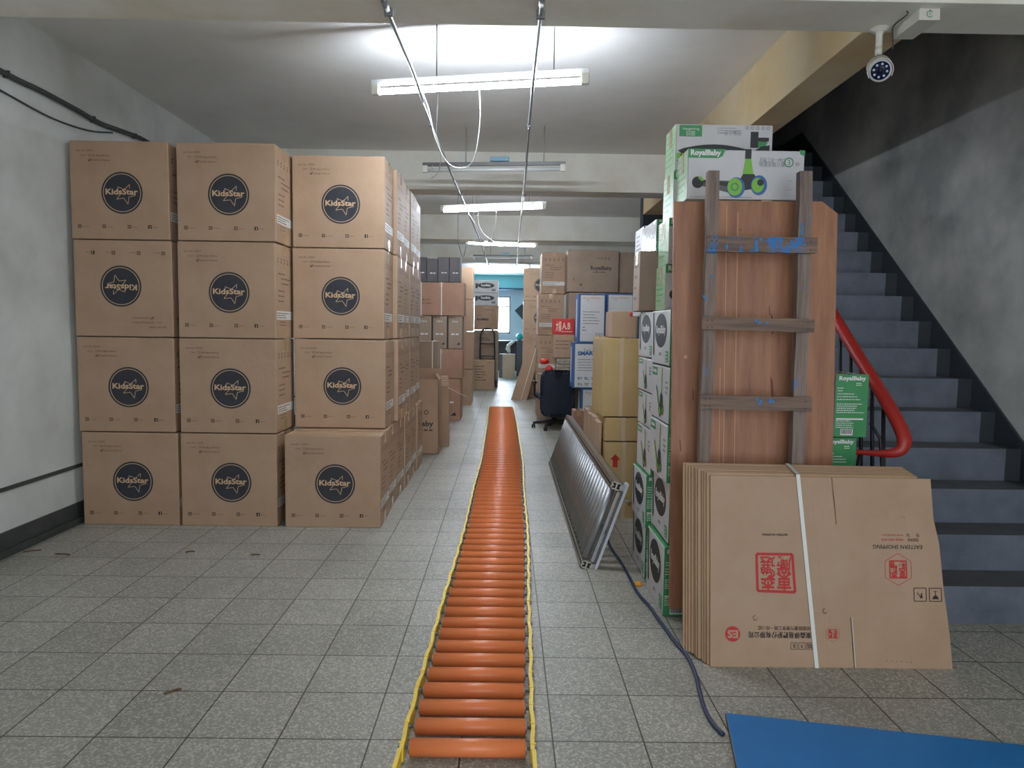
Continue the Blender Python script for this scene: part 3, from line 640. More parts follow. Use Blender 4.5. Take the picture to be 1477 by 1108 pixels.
# things behind the chair
carton(.68, .96, 10.06, 10.38, .0, .66, 'brown carton behind the office chair', 'kraft_grey', rz=0)
zc = .665
for k in range(3):
    hh = (.10, .09, .08)[k]
    m = MB(); m.box(.70+.005*k, .96-.006*k, 10.07, 10.32, zc, zc+hh*.45, 'newsprint', bev=.008); m.box(.695+.006*k, .955, 10.075, 10.31, zc+hh*.46, zc+hh, 'newsprint', bev=.008)
    o = m.build('paper_bundle'); tag(o, 'bundle of folded paper behind the office chair, %s of three' % ('lowest', 'middle', 'topmost')[k], 'paper bundle', 'paper bundles behind the chair'); zc += hh+.003
def lump(c, r, seed, name, label, mt):
    rn = random.Random(seed); bm = bmesh.new(); bmesh.ops.create_icosphere(bm, subdivisions=2, radius=1)
    for v in bm.verts:
        k = 1+rn.uniform(-.13, .13); v.co = Vector((c[0]+v.co.x*r[0]*k, c[1]+v.co.y*r[1]*k, max(c[2]-r[2], c[2]+v.co.z*r[2]*k)))
    m = MB(); m.bm(bm, mt, None, True); o = m.build(name); tag(o, label, 'bag')
carton(.46, .675, 10.08, 10.33, 0, .72, 'narrow brown carton left of the paper bundles behind the chair', 'kraft_grey', tape=None)
lump((.615, 10.18, .785), (.05, .07, .055), 3, 'plastic_bag', 'crumpled red bag behind the top left of the office chair', 'red_plastic')
lump((.545, 10.2, .89), (.07, .07, .045), 4, 'plastic_bag', 'crumpled red bag higher left, on top of the other red bag', 'red_plastic')
carton(.665, .955, 10.07, 10.37, .95, 1.28, 'small tan carton under the red box behind the chair', 'kraft', draw=lambda b, w, d, h: front(b, -w/2, w/2, -d/2, 0, h).scribble(w*.1, h*.7, w*.8, 3, 'ink_brown', .012, .05, 2))
def d_red(b, w, d, h):
    f = front(b, -w/2, w/2, -d/2, 0, h)
    f.text('大福', w*.25, h*.5, h*.5, 'gold_char', bold=.02, width=w*.26); f.text('A.B', w*.62, h*.52, h*.42, 'gold_char', bold=.02, width=w*.4); f.scribble(w*.4, h*.14, w*.5, 1, 'gold_char', .01, .04, 2)
carton(.655, .95, 10.07, 10.37, 1.284, 1.505, 'bright red box with pale characters above the office chair', 'red_carton', draw=d_red, tape=None, name='red_box')
carton(.80, .925, 8.35, 8.6, 0, .40, 'small brown box on the floor left of the lowest blue and white carton', 'kraft_orange')
# SMART cartons
def d_smart(kind, title=True):
    def f_(b, w, d, h):
        for i, (x0, x1) in enumerate(((0, w*.13),)): pass
        f = front(b, -w/2, w/2, -d/2, 0, h)
        f.rect(.0, .0, w, h, 'smart_blue', .0004); f.rect(w*.07, h*.02, w*.96, h*.97, 'white_print', .0008)
        l = left(b, -w/2, -d/2, d/2, 0, h); l.rect(0, 0, d, h, 'smart_blue', .0004); l.rect(d*.2, h*.1, d*.5, h*.9, 'white_print', .0008)
        if title:
            f.text('SMART', w*.5, h*.77, h*.085, 'smart_blue', .0014, bold=.05, width=w*.68, rot=.04)
            f.ring(w*.5, h*.9, w*.12, .006, 'grey_text', .0014, a0=3.4, a1=6.0)
        else:
            f.text('RoyalBaby', w*.5, h*.91, h*.035, 'smart_orange', .0014, width=w*.65); f.text('NO.1', w*.35, h*.87, h*.02, 'smart_blue', .0014)
        f.scribble(w*.17, h*.62, w*.68, 5, 'grey_text', .010, h*.06, 3+kind, .0014)
        if title:
            for k in range(3):
                for q in range(2): f.scribble(w*(.18+.25*k), h*(.22-.13*q), w*.18, 2, 'smart_blue' if q == 0 else 'grey_text', .012, .018, k+q*5, .0014)
        else:
            f.scribble(w*.17, h*.3, w*.15, 2, 'smart_blue', .012, h*.06, 3, .0014); f.ring(w*.7, h*.16, .018, .006, 'grey_text', .0014); f.ring(w*.84, h*.16, .018, .006, 'grey_text', .0014)
    return f_
carton(.955, 1.27, 9.0, 9.4, 0, .61, 'white and blue printed carton on the floor beside the office chair', 'white_card', draw=d_smart(1, False), tape=None)
carton(.84, 1.19, 8.98, 9.38, .615, 1.188, 'white and blue carton reading SMART beside the office chair', 'white_card', draw=d_smart(2), tape=None)
carton(.90, 1.235, 9.0, 9.4, 1.193, 1.80, 'white and blue carton under film, left of two on the SMART carton', 'white_card', draw=d_smart(3, False), tape=None)
carton(1.25, 1.59, 9.02, 9.4, 1.193, 1.81, 'white and blue carton standing right of the film wrapped one', 'white_card', draw=d_smart(4, False), tape=None)
carton(1.275, 1.59, 9.0, 9.4, 0, 1.188, 'tall white carton low behind the yellow cartons', 'white_card', tape=None)
# chair
def chair():
    r = thing('office_chair', (.67, 9.58, 0), 'dark blue fabric office chair on casters beside the SMART carton', 'office chair', None, .12)
    bm = bmesh.new(); bmesh.ops.create_grid(bm, x_segments=10, y_segments=10, size=1)
    vs = []
    for v in bm.verts:
        x, y = v.co.x, v.co.y; k = (abs(x)**5+abs(y)**5)**.2; q = max(abs(x), abs(y)); s = q/k if k > 0 else 1
        x, y = x*s, y*s; v.co = Vector((x*.235, -.17+.035*x*x, .53+y*.285+0.0))
    bmesh.ops.solidify(bm, geom=bm.faces[:], thickness=.06); m = MB(); m.bm(bm, 'chair_fabric', None, True); m.build('backrest', r)
    m = MB(); m.box(-.23, .23, -.12, .33, .40, .48, 'chair_fabric', bev=.03); m.build('seat', r)
    m = MB(); m.tube([(0, -.16, .35), (0, -.1, .33), (0, .1, .38)], .02, 'chair_plastic', 8); m.build('back_bracket', r)
    m = MB(); m.cyl((0, .08, .09), (0, .08, .40), .028, 'chair_plastic', 14); m.build('gas_lift', r)
    for k in range(5):
        a = math.radians(20+72*k); dx, dy = math.cos(a), math.sin(a)
        m = MB(); m.tube([(0, .08, .10), (dx*.15, .08+dy*.15, .095), (dx*.28, .08+dy*.28, .07)], [.028, .024, .016], 'chair_plastic', 8); l = m.build('leg', r)
        m = MB(); cx, cy = dx*.28, .08+dy*.28; m.cyl((cx-.022, cy, .026), (cx-.006, cy, .026), .026, 'chair_plastic', 12); m.cyl((cx+.006, cy, .026), (cx+.022, cy, .026), .026, 'chair_plastic', 12); m.cyl((cx, cy, .03), (cx, cy, .08), .008, 'chair_plastic', 6); m.build('caster', l)
    for s in (-1, 1):
        m = MB(); m.tube([(s*.22, .1, .42), (s*.27, .1, .45), (s*.27, .1, .6), (s*.27, -.02, .64), (s*.27, .2, .64)], .013, 'chair_plastic', 8); m.build('armrest', r)
chair()
# yellow plain cartons
def d_arrow(b, w, d, h):
    f = front(b, -w/2, w/2, -d/2, 0, h); u, v = w*.27, h*.76
    f.rect(u-.018, v-.05, u+.018, v+.01, 'ink_red'); f.poly([(u-.036, v+.005), (u+.036, v+.005), (u, v+.045)], 'ink_red')
GY = 'plain yellow brown cartons'
carton(.715, .99, 5.05, 5.42, 0, .555, 'yellow brown carton with a red up arrow, on the floor behind the grey conveyor', 'kraft_yellow', GY, d_arrow, tape='y', tfull=True, tw=.028, tmt='tape_clear')
carton(.712, .972, 5.05, 5.42, .56, .731, 'low yellow brown carton lying between the arrow carton and the tall one', 'kraft_yellow', GY, tape='y', tfull=True, tw=.028, tmt='tape_clear')
carton(.686, .95, 5.05, 5.40, .736, 1.295, 'tall yellow brown carton at the front of the upper layer', 'kraft_yellow', GY, tape='y', tfull=True, tw=.028, tmt='tape_clear')
for k in range(2):
    y = 5.46+k*.4
    carton(.710+.03*k, .99, y, y+.37, 0, .70, 'yellow brown floor carton behind the arrow carton, %s row' % ('second', 'third')[k], 'kraft_yellow', GY, tape='y')
    carton(.706+.048*k, .98+.03*k, y, y+.36, .705, 1.29+.01*k, 'yellow brown carton behind the tall one in the upper layer, %s row' % ('second', 'third')[k], 'kraft_yellow', GY, tape='y')
carton(.748, .925, 5.1, 5.42, 1.30, 1.49, 'small tan carton with a red mark on top of the tall yellow carton', 'kraft', draw=lambda b, w, d, h: front(b, -w/2, w/2, -d/2, 0, h).rect(w*.72, h*.78, w*.88, h*.93, 'ink_red'), tape=None)
def d_rose(b, w, d, h): pass
r = thing('folded_carton_bundle', (.702, 5.6, 0), 'folded cartons standing left of the yellow cartons behind the conveyor', 'folded cardboard')
for i in range(4):
    m = MB(); M = Matrix.Rotation(0, 4, 'Y'); m.box(-.03, .0, -.45+i*.24, -.45+i*.24+.22, 0, .68+.01*(i % 2), 'kraft_edge' if i == 9 else 'kraft', M, .003); m.build('folded_carton', r)

# ------------------------------------------------------------------ scooter boxes
def draw_scooter(f, u, v, s, g='lime', mir=1):
    """a three-wheeled scooter picture; u,v ground centre, s overall width"""
    X = lambda x: u+mir*x*s; Yv = lambda y: v+y*s
    def P(pts, m, e): f.poly([(X(x), Yv(y)) for x, y in (pts if mir > 0 else pts[::-1])], m, e)
    P([(-.52, .20), (-.50, .14), (.02, .02), (.10, .02), (.12, .14), (.0, .20)], 'scooter_grey', .0012)
    P([(-.50, .215), (-.52, .19), (.02, .11), (.10, .13), (.1, .17)], 'scooter_black', .0015)
    f.disc(X(-.47), Yv(.17), .085*s, 'scooter_black', .0018, 24); f.ring(X(-.45), Yv(.19), .045*s, .04*s, g, .0021, 16, 0, 1.8)
    P([(.08, .10), (.20, .30), (.36, .30), (.46, .18), (.44, .10), (.2, .06)], 'scooter_black', .0018)
    P([(.19, .30), (.23, .52), (.31, .52), (.35, .30)], g, .0021); P([(.22, .52), (.22, .66), (.31, .66), (.31, .52)], 'scooter_black', .0021)
    f.disc(X(.44), Yv(.14), .12*s, 'wheel_blue', .0023, 28, 1.2); f.disc(X(.42), Yv(.14), .09*s, g, .0026, 28, 1.2); f.disc(X(.46), Yv(.18), .05*s, 'scooter_black', .0028, 20)
    f.disc(X(.10), Yv(.10), .13*s, 'wheel_blue', .0029, 28, 1.15); f.disc(X(.08), Yv(.11), .11*s, g, .0032, 28, 1.15); f.ring(X(.08), Yv(.11), .05*s, .02*s, 'green_card', .0035, 20)
def tall_scooter(f, u, v, s):
    """narrow view of the scooter with its steering post"""
    P = lambda pts, m, e: f.poly([(u+x*s, v+y*s) for x, y in pts], m, e)
    P([(-.42, .62), (-.30, .58), (.0, .2), (.04, .08), (-.08, .06)], 'scooter_black', .0012); P([(-.40, .54), (-.33, .54), (-.05, .16), (-.1, .12)], 'lime', .0015)
    P([(.10, .2), (.13, 1.0), (.17, 1.0), (.2, .2)], 'lime', .0018); P([(.0, .12), (.02, .42), (.12, .5), (.28, .42), (.3, .14)], 'scooter_black', .0021)
    f.disc(u+.05*s, v+.10*s, .10*s, 'scooter_black', .0024, 20, 1.3); f.disc(u+.05*s, v+.10*s, .06*s, 'lime', .0027, 20, 1.3); f.disc(u+.28*s, v+.14*s, .08*s, 'scooter_black', .0024, 20, 1.4); f.disc(u+.28*s, v+.14*s, .045*s, 'lime', .0027, 20, 1.4)
def green_tag(f, u0, v0, u1, v1, txt='RoyalBaby', e=.0012):
    f.poly([(u0, v0), (u1-.02*0, v0), (u1, v1), (u0, v1)], 'green_card', e); f.text(txt, (u0+u1)/2, (v0+v1)/2, (v1-v0)*.42, 'white_print', e+.0006, bold=.03, width=(u1-u0)*.78)
def side_oval(f):
    w, h = f.w, f.h
    f.disc(w*.52, h*.62, w*.33, 'scooter_black', .0008, 40, h/w*.95 if h < w else .85); f.text('RoyalBaby', w*.52, h*.62, h*.14, 'white_print', .0014, bold=.04, width=w*.52)
    f.poly([(w*.03, h*.95), (w*.10, h*.97), (w*.16, h*.25), (w*.09, h*.2)], 'scooter_black', .0009); f.disc(w*.13, h*.24, w*.045, 'scooter_black', .0012, 16, 1.5)
    f.rect(w*.80, h*.06, w*.95, h*.26, 'green_card', .0009); f.scribble(w*.82, h*.2, w*.1, 3, 'white_print', .006, h*.06, 2, .0014); f.scribble(w*.45, h*.16, w*.2, 1, 'grey_text', .016, .03, 3)
def side_scooter(f):
    w, h = f.w, f.h
    green_tag(f, w*.04, h*.80, w*.34, h*.95); tall_scooter(f, w*.52, h*.08, h*.88); f.scribble(w*.80, h*.7, w*.14, 3, 'grey_text', .010, h*.09, 2); f.ring(w*.88, h*.56, h*.05, h*.012, 'grey_text')
def end_green(f, bc=True):
    w, h = f.w, f.h
    f.rect(.001, .001, w-.001, h-.001, 'green_card', .0005); f.text('RoyalBaby', w*.5, h*.925, h*.062, 'white_print', .001, bold=.04, width=w*.82)
    f.scribble(w*.62, h*.85, w*.25, 2, 'white_print', .004, .009, 1)
    f.scribble(w*.05, h*.77, w*.3, 2, 'white_print', .004, .012, 3); f.scribble(w*.05, h*.68, w*.8, 3, 'white_print', .004, .013, 4); f.scribble(w*.05, h*.52, w*.85, 5, 'white_print', .004, .010, 6)
    f.rect(w*.05, h*.275, w*.88, h*.30, 'white_print', .001); f.scribble(w*.05, h*.25, w*.7, 4, 'white_print', .004, .010, 8)
    f.rect(w*.2, h*.03, w*.58, h*.13, 'white_print', .001)
    rn = random.Random(4); x = w*.22
    while x < w*.55: d = rn.uniform(.001, .003); f.rect(x, h*.05, x+d, h*.125, 'ink_black', .0014); x += d+rn.uniform(.001, .0025)
def royal(x0, x1, y0, y1, z0, z1, kind, label, greentop=False, rz=0, ends='green', g='scooter cartons in the white and green stack'):
    w, d, h = x1-x0, y1-y0, z1-z0
    r = thing('scooter_box', ((x0+x1)/2, (y0+y1)/2, z0), label, 'product box', g, rz); b = carton_body(w, d, h, 'white_card')
    L = left(b, -w/2, -d/2, d/2, 0, h); (side_oval if kind == 'oval' else side_scooter)(L)
    if ends == 'green': end_green(front(b, -w/2, w/2, -d/2, 0, h))
    if greentop: topf(b, -w/2, w/2, -d/2, d/2, h-.003).rect(.002, .002, w-.002, d-.002, 'green_card', .0006)
    b.build('body', r)
    m = MB(); m.box(-.025, .025, -d/2+.001, d/2-.001, h-.003, h-.0015, 'tape_clear'); m.build('packing_tape', r)
    return r
royal(.757, .925, 3.29, 3.685, 0, .335, 'oval', 'green and white scooter carton on the floor with green lid, nearest of the stack', True)
royal(.775, .935, 3.30, 3.70, .345, .640, 'oval', 'scooter carton with dark oval resting on the floor carton of the near stack')
royal(.748, .915, 3.26, 3.655, .645, .915, 'scooter', 'white scooter carton pictured with scooter, third from the floor at the plywood')
royal(.750, .915, 3.26, 3.655, .92, 1.185, 'scooter', 'white scooter carton pictured with scooter, fourth from the floor at the plywood')
royal(.745, .915, 3.26, 3.655, 1.19, 1.452, 'oval', 'white scooter carton with black oval, topmost against the plywood edge')
royal(.768, .93, 3.80, 4.18, 0, .30, 'oval', 'scooter carton on the floor in the farther scooter stack')
royal(.748, .92, 3.72, 4.11, .305, .585, 'oval', 'green topped scooter carton low in the farther stack', True)
royal(.762, .925, 3.69, 4.08, .59, .83, 'scooter', 'white scooter carton above the green topped one, farther stack')
royal(.760, .92, 3.68, 4.07, .835, 1.02, 'scooter', 'white scooter carton fourth up in the farther stack')
royal(.755, .92, 3.675, 4.065, 1.025, 1.205, 'scooter', 'white scooter carton fifth up in the farther stack')
royal(.752, .92, 3.67, 4.06, 1.21, 1.452, 'oval', 'white scooter carton with black oval, topmost of the farther stack')
# right hand ends seen beside the plywood
royal(1.50, 1.655, 3.30, 3.68, .0, .31, 'oval', 'green scooter carton on the floor behind the cardboard sheets', g='green carton ends right of the plywood')
royal(1.505, 1.66, 3.30, 3.68, .315, .57, 'oval', 'green scooter carton low behind the cardboard sheets', g='green carton ends right of the plywood')
royal(1.505, 1.655, 3.32, 3.70, .575, .862, 'oval', 'lower of two green carton ends right of the plywood', g='green carton ends right of the plywood')
royal(1.535, 1.688, 3.30, 3.68, .868, 1.163, 'oval', 'upper of two green carton ends right of the plywood, with barcode', g='green carton ends right of the plywood')
# plain cartons carrying the top boxes, behind the plywood
carton(.94, 1.46, 3.30, 3.9, 0, .72, 'plain brown carton on the floor behind the plywood', 'kraft')
carton(.94, 1.46, 3.30, 3.9, .725, 1.448, 'plain brown carton second up behind the plywood', 'kraft')
carton(.94, 1.40, 3.28, 3.50, 1.455, 1.948, 'plain brown carton right under the top scooter picture box', 'kraft')
# picture boxes at the top
def picture_front(f, full=True):
    w, h = f.w, f.h
    f.poly([(0, h), (0, h*.82), (w*.26, h*.82), (w*.295, h*.86), (w*.32, h)], 'green_card', .0009); f.text('RoyalBaby', w*.15, h*.91, h*.105, 'white_print', .0015, bold=.045, width=w*.26)
    f.poly([(w, h), (w*.95, h), (w*.96, h*.92), (w, h*.88)], 'green_card', .0009)
    draw_scooter(f, w*.36, h*.10, w*.58)
    f.text('兒童三合一PRO', w*.72, h*.80, h*.075, 'grey_text', .0012, width=w*.22, shear=.2); f.text('快速安裝只需', w*.72, h*.71, h*.075, 'grey_text', .0012, width=w*.22)
    f.ring(w*.865, h*.755, h*.085, h*.022, 'green_card', .0012); f.text('3', w*.865, h*.755, h*.1, 'green_card', .0015); f.text('秒', w*.94, h*.72, h*.07, 'grey_text', .0012)
    f.scribble(w*.02, h*.04, w*.55, 1, 'grey_text', .003, .01, 2); f.scribble(w*.86, h*.38, w*.04, 1, 'grey_text', .002, .01, 2); f.scribble(w*.86, h*.2, w*.04, 1, 'grey_text', .002, .01, 2)
def upper_front(f):
    """printed upside down: info block, deck and steering post"""
    w, h = f.w, f.h
    f.rect(w*.03, h*.72, w*.265, h*.96, 'green_card', .0009); f.text('RoyalBaby', w*.147, h*.88, h*.045, 'white_print', .0015, width=w*.17, rot=math.pi); f.text('回日', w*.147, h*.79, h*.08, 'white_print', .0015, width=w*.085, rot=math.pi)
    f.scribble(w*.42, h*.90, w*.3, 3, 'grey_text', .003, .011, 3); f.text('兒童三合一', w*.56, h*.80, h*.075, 'grey_text', .0012, width=w*.22, rot=math.pi)
    for i in range(5): f.ring(w*(.73+.055*i), h*.92, h*.03, .003, 'grey_text', .0012, 12)
    pts = [(w*.02, h*.42)]+[(w*(.02+.76*t), h*(.42+.14*math.sin(math.pi*(t*.9+.05)))) for t in [i/12 for i in range(1, 12)]]+[(w*.78, h*.36), (w*.5, h*.40), (w*.06, h*.36)]
    f.poly(pts[::-1], 'scooter_black', .0012); f.rect(w*.01, h*.24, w*.15, h*.37, 'lime', .0012); f.rect(w*.05, h*.28, w*.1, h*.34, 'scooter_black', .0015)
    f.disc(w*.06, h*.2, w*.045, 'scooter_black', .0013, 20, .5)
    f.rect(w*.77, h*.50, w*.85, h*.84, 'scooter_black', .0012); f.poly([(w*.85, h*.6), (w*.96, h*.64), (w*.96, h*.72), (w*.85, h*.72)], 'scooter_black', .0012); f.poly([(w*.85, h*.5), (w*.92, h*.52), (w*.95, h*.62), (w*.85, h*.64)], 'green_card', .0015)
    f.poly([(w*.78, h*.4), (w*.97, h*.4), (w*.97, h*.56), (w*.88, h*.52)], 'scooter_black', .0015)
def side_green(f):
    w, h = f.w, f.h; f.rect(.001, .001, w-.001, h-.001, 'green_light', .0006)
    f.scribble(w*.1, h*.85, w*.7, 6, 'green_card', .008, h*.13, 4)
def pic_box(x0, x1, y0, y1, z0, z1, label, draw, g='scooter picture boxes on top of the stack', rz=0):
    w, d, h = x1-x0, y1-y0, z1-z0
    r = thing('scooter_box', ((x0+x1)/2, (y0+y1)/2, z0), label, 'product box', g, rz); b = carton_body(w, d, h, 'white_card'); draw(front(b, -w/2, w/2, -d/2, 0, h)); side_green(left(b, -w/2, -d/2, d/2, 0, h)); b.build('body', r)
    m = MB(); m.box(-w/2-.0008, w/2+.0008, -.025, .025, h-.003, h-.0015, 'tape_clear'); m.box(-w/2-.0022, -w/2+.001, -.025, .025, h-.09, h-.002, 'tape_clear'); m.build('packing_tape', r)
pic_box(.812, 1.342, 3.30, 3.50, 1.952, 2.176, 'white box picturing a green wheeled scooter, just above the plywood', picture_front)
pic_box(.805, 1.272, 3.52, 3.74, 2.128, 2.35, 'topmost white scooter box printed upside down', upper_front)
def draw_r(f): picture_front(f)
pic_box(.800, 1.30, 3.52, 3.74, 1.902, 2.124, 'scooter box directly under the topmost one, mostly hidden', draw_r)
pic_box(.782, 1.30, 3.51, 3.74, 1.678, 1.898, 'scooter box third from the top with glare on its green side', draw_r)
pic_box(.775, 1.30, 3.52, 3.74, 1.456, 1.674, 'scooter box fourth from the top behind the plywood edge', draw_r)
# tan carton and boxes at its back
carton(.724, .905, 3.90, 4.16, 1.458, 1.785, 'large tan carton with taped corner on top of the farther scooter stack', 'kraft_grey', draw=lambda b, w, d, h: (left(b, -w/2, -d/2, d/2, 0, h).scribble(d*.2, h*.75, d*.5, 4, 'ink_brown', .014, .06, 3)), tape='x', tw=.09, rz=-.05)
royal(.815, .955, 3.96, 4.36, 1.79, 1.962, 'oval', 'film wrapped scooter carton with green end on the large tan carton')
m = MB(); m.box(-.073, -.0715, -.2, .2, .004, .17, 'film'); m.build('film_wrap', [o for o in COL.objects if str(o.get('label')).startswith('film wrapped scooter')][0])
carton(.93, 1.40, 4.2, 4.95, 0, 1.44, 'tall plain carton behind the farther scooter stack', 'kraft_grey')
def d_whiteside(b, w, d, h):
    for f in (front(b, -w/2, w/2, -d/2, 0, h), left(b, -w/2, -d/2, d/2, 0, h)): f.scribble(f.w*.15, f.h*.8, f.w*.6, 7, 'grey_text', .012, f.h*.1, 3); f.rect(0, 0, f.w*.06, f.h, 'smart_blue')
carton(.86, 1.0, 4.6, 4.9, 1.445, 1.73, 'white printed box behind the large tan carton, lower of two', 'white_card', draw=d_whiteside, tape=None)
carton(.865, 1.01, 4.6, 4.9, 1.735, 2.02, 'white printed box behind the large tan carton, upper of two', 'white_card', draw=d_whiteside, tape=None)

# ------------------------------------------------------------------ plywood board and ladder
PT = math.radians(2.4)
r = thing('plywood_board', (1.12, 3.165, .09), 'large orange brown plywood board with a clipped corner standing behind the ladder', 'plywood board')
M = Matrix.Rotation(-PT, 4, 'X') @ Matrix.Rotation(math.radians(-.6), 4, 'Y')
m = MB(); m.prism([(-.360, 0), (.375, 0), (.375, 1.795), (.305, 1.848), (-.360, 1.845)], 'y', 0, .018, 'plywood', M)
f = Face(m, M @ Vector((-.360, 0, 0)), M.to_3x3() @ Vector((1, 0, 0)), M.to_3x3() @ Vector((0, 0, 1)), .735, 1.845)
for u, a, b_ in ((.235, .0, 1.83), (.285, .02, 1.8), (.215, .5, 1.1)): f.rect(u, a, u+.004, b_, 'plywood_streak', .0004)
for u, v, s in ((.435, 1.36, .5), (.448, 1.30, 1), (.095, .98, .6), (.455, .6, .8), (.35, .35, .7), (.04, .75, .6), (.452, 1.0, 1.3)): f.poly([(u, v-.05*s), (u+.008*s, v-.04*s), (u+.004*s, v+.03*s), (u-.006*s, v+.05*s)], 'plywood_scar', .0005)
f.disc(.06, 1.15, .008, 'plywood_streak', .0005, 10); f.disc(.30, 1.72, .004, 'plywood_scar', .0005, 10)
m.build('board', r)
m = MB(); m.box(.92, 1.40, 3.165, 3.2, 0, .088, 'old_wood', bev=.004); tag(m.build('wood_block'), 'low timber block under the plywood board, behind the cardboard sheets', 'wood block')
def ladder():
    r = thing('wooden_ladder', (1.075, 3.055, 0), 'old weathered wooden ladder with blue paint stains leaning on the plywood', 'ladder')
    M = Matrix.Rotation(math.radians(-1.6), 4, 'X')
    for s in (-1, 1):
        m = MB(); rn = random.Random(5+s); xs = s*.205
        bot, top = xs*1.0, xs*.955
        n = 14; L = 2.04+(.0 if s < 0 else .004)
        vs = []; fs = []
        for i in range(n+1):
            z = L*i/n; x = bot+(top-bot)*i/n+rn.uniform(-.002, .002)+(.006 if s > 0 else 0); hw = .0245+rn.uniform(-.0015, .0015)+(.003 if s > 0 else 0)
            for q, y in ((-1, 0), (1, 0), (1, .042), (-1, .042)): vs.append(M @ Vector((x+q*hw, y, z)))
        for i in range(n):
            for k in range(4): fs.append((i*4+k, i*4+(k+1) % 4, i*4+4+(k+1) % 4, i*4+4+k))
        fs.append((3, 2, 1, 0)); fs.append(tuple(n*4+k for k in range(4))); m.add(vs, fs, 'old_wood_blue')
        f = Face(m, M @ Vector((xs-.03, -.0005, 0)), (1, 0, 0), M.to_3x3() @ Vector((0, 0, 1)), .06, L)
        spots = ((.012, 1.80, .045), (.04, 1.84, .05), (.008, 1.73, .04)) if s > 0 else ((.045, 1.72, .03), (.042, 1.59, .03), (.012, 1.5, .02), (.02, 1.40, .02))
        for u, v, q in spots:
            for k in range(3): f.disc(max(.006, min(.05, u+rn.uniform(-.006, .006))), v+rn.uniform(-q, q), rn.uniform(.002, .006), 'blue_paint', .0016+.0002*k, 9, rn.uniform(1, 3))
        m.build('side_rail', r)
    for k, (z, hh, x0, x1, tilt) in enumerate(((1.725, .066, -.225, .248, 0), (1.385, .056, -.235, .248, -.012), (1.046, .060, -.235, .248, -.012), (.70, .06, -.235, .25, 0), (.36, .06, -.235, .25, 0))):
        m = MB(); rn = random.Random(20+k); Mr = M @ Matrix.Translation((0, 0, z)) @ Matrix.Rotation(-tilt, 4, 'Y'); n = 12; vs = []; fs = []
        for i in range(n+1):
            x = x0+(x1-x0)*i/n; a = hh/2+rn.uniform(-.002, .002); b = hh/2+rn.uniform(-.002, .002)
            for y, zz in ((-.024, -a), (-.024, b), (-.001, b), (-.001, -a)): vs.append(Mr @ Vector((x, y, zz)))
        for i in range(n):
            for q in range(4): fs.append((i*4+q, i*4+(q+1) % 4, i*4+4+(q+1) % 4, i*4+4+q))
        fs.append((0, 1, 2, 3)); fs.append(tuple(n*4+q for q in (3, 2, 1, 0))); m.add(vs, fs, 'old_wood_rung_blue' if k == 0 else 'old_wood_rung')
        f = Face(m, Mr @ Vector((x0, -.0245, -hh/2)), Mr.to_3x3() @ Vector((1, 0, 0)), Mr.to_3x3() @ Vector((0, 0, 1)), x1-x0, hh)
        if k == 0:
            for q in range(10):
                u = rn.choice([rn.uniform(.02, .12), rn.uniform(.18, .30), rn.uniform(.30, .38), rn.uniform(.38, .43)]); f.disc(u, rn.uniform(.012, .054), rn.uniform(.003, .010), 'blue_paint', .002+.0001*q, 9, rn.uniform(.7, 2.0))
        elif k == 1:
            for q in range(5): f.disc(.25+rn.uniform(-.03, .03), .035+rn.uniform(-.01, .01), .006, 'blue_paint', .002+.0001*q, 9)
        elif k == 2:
            for q in range(8): f.disc((.25, .31)[q % 2]+rn.uniform(-.012, .012), .035+rn.uniform(-.012, .012), .007, 'blue_paint', .002+.0001*q, 9)
        for u in (.02, .04, x1-x0-.03):
            for v in (.2, .7): f.disc(u, hh*v, .0025, 'ink_black', .0035, 8)
        m.build('rung', r)
ladder()

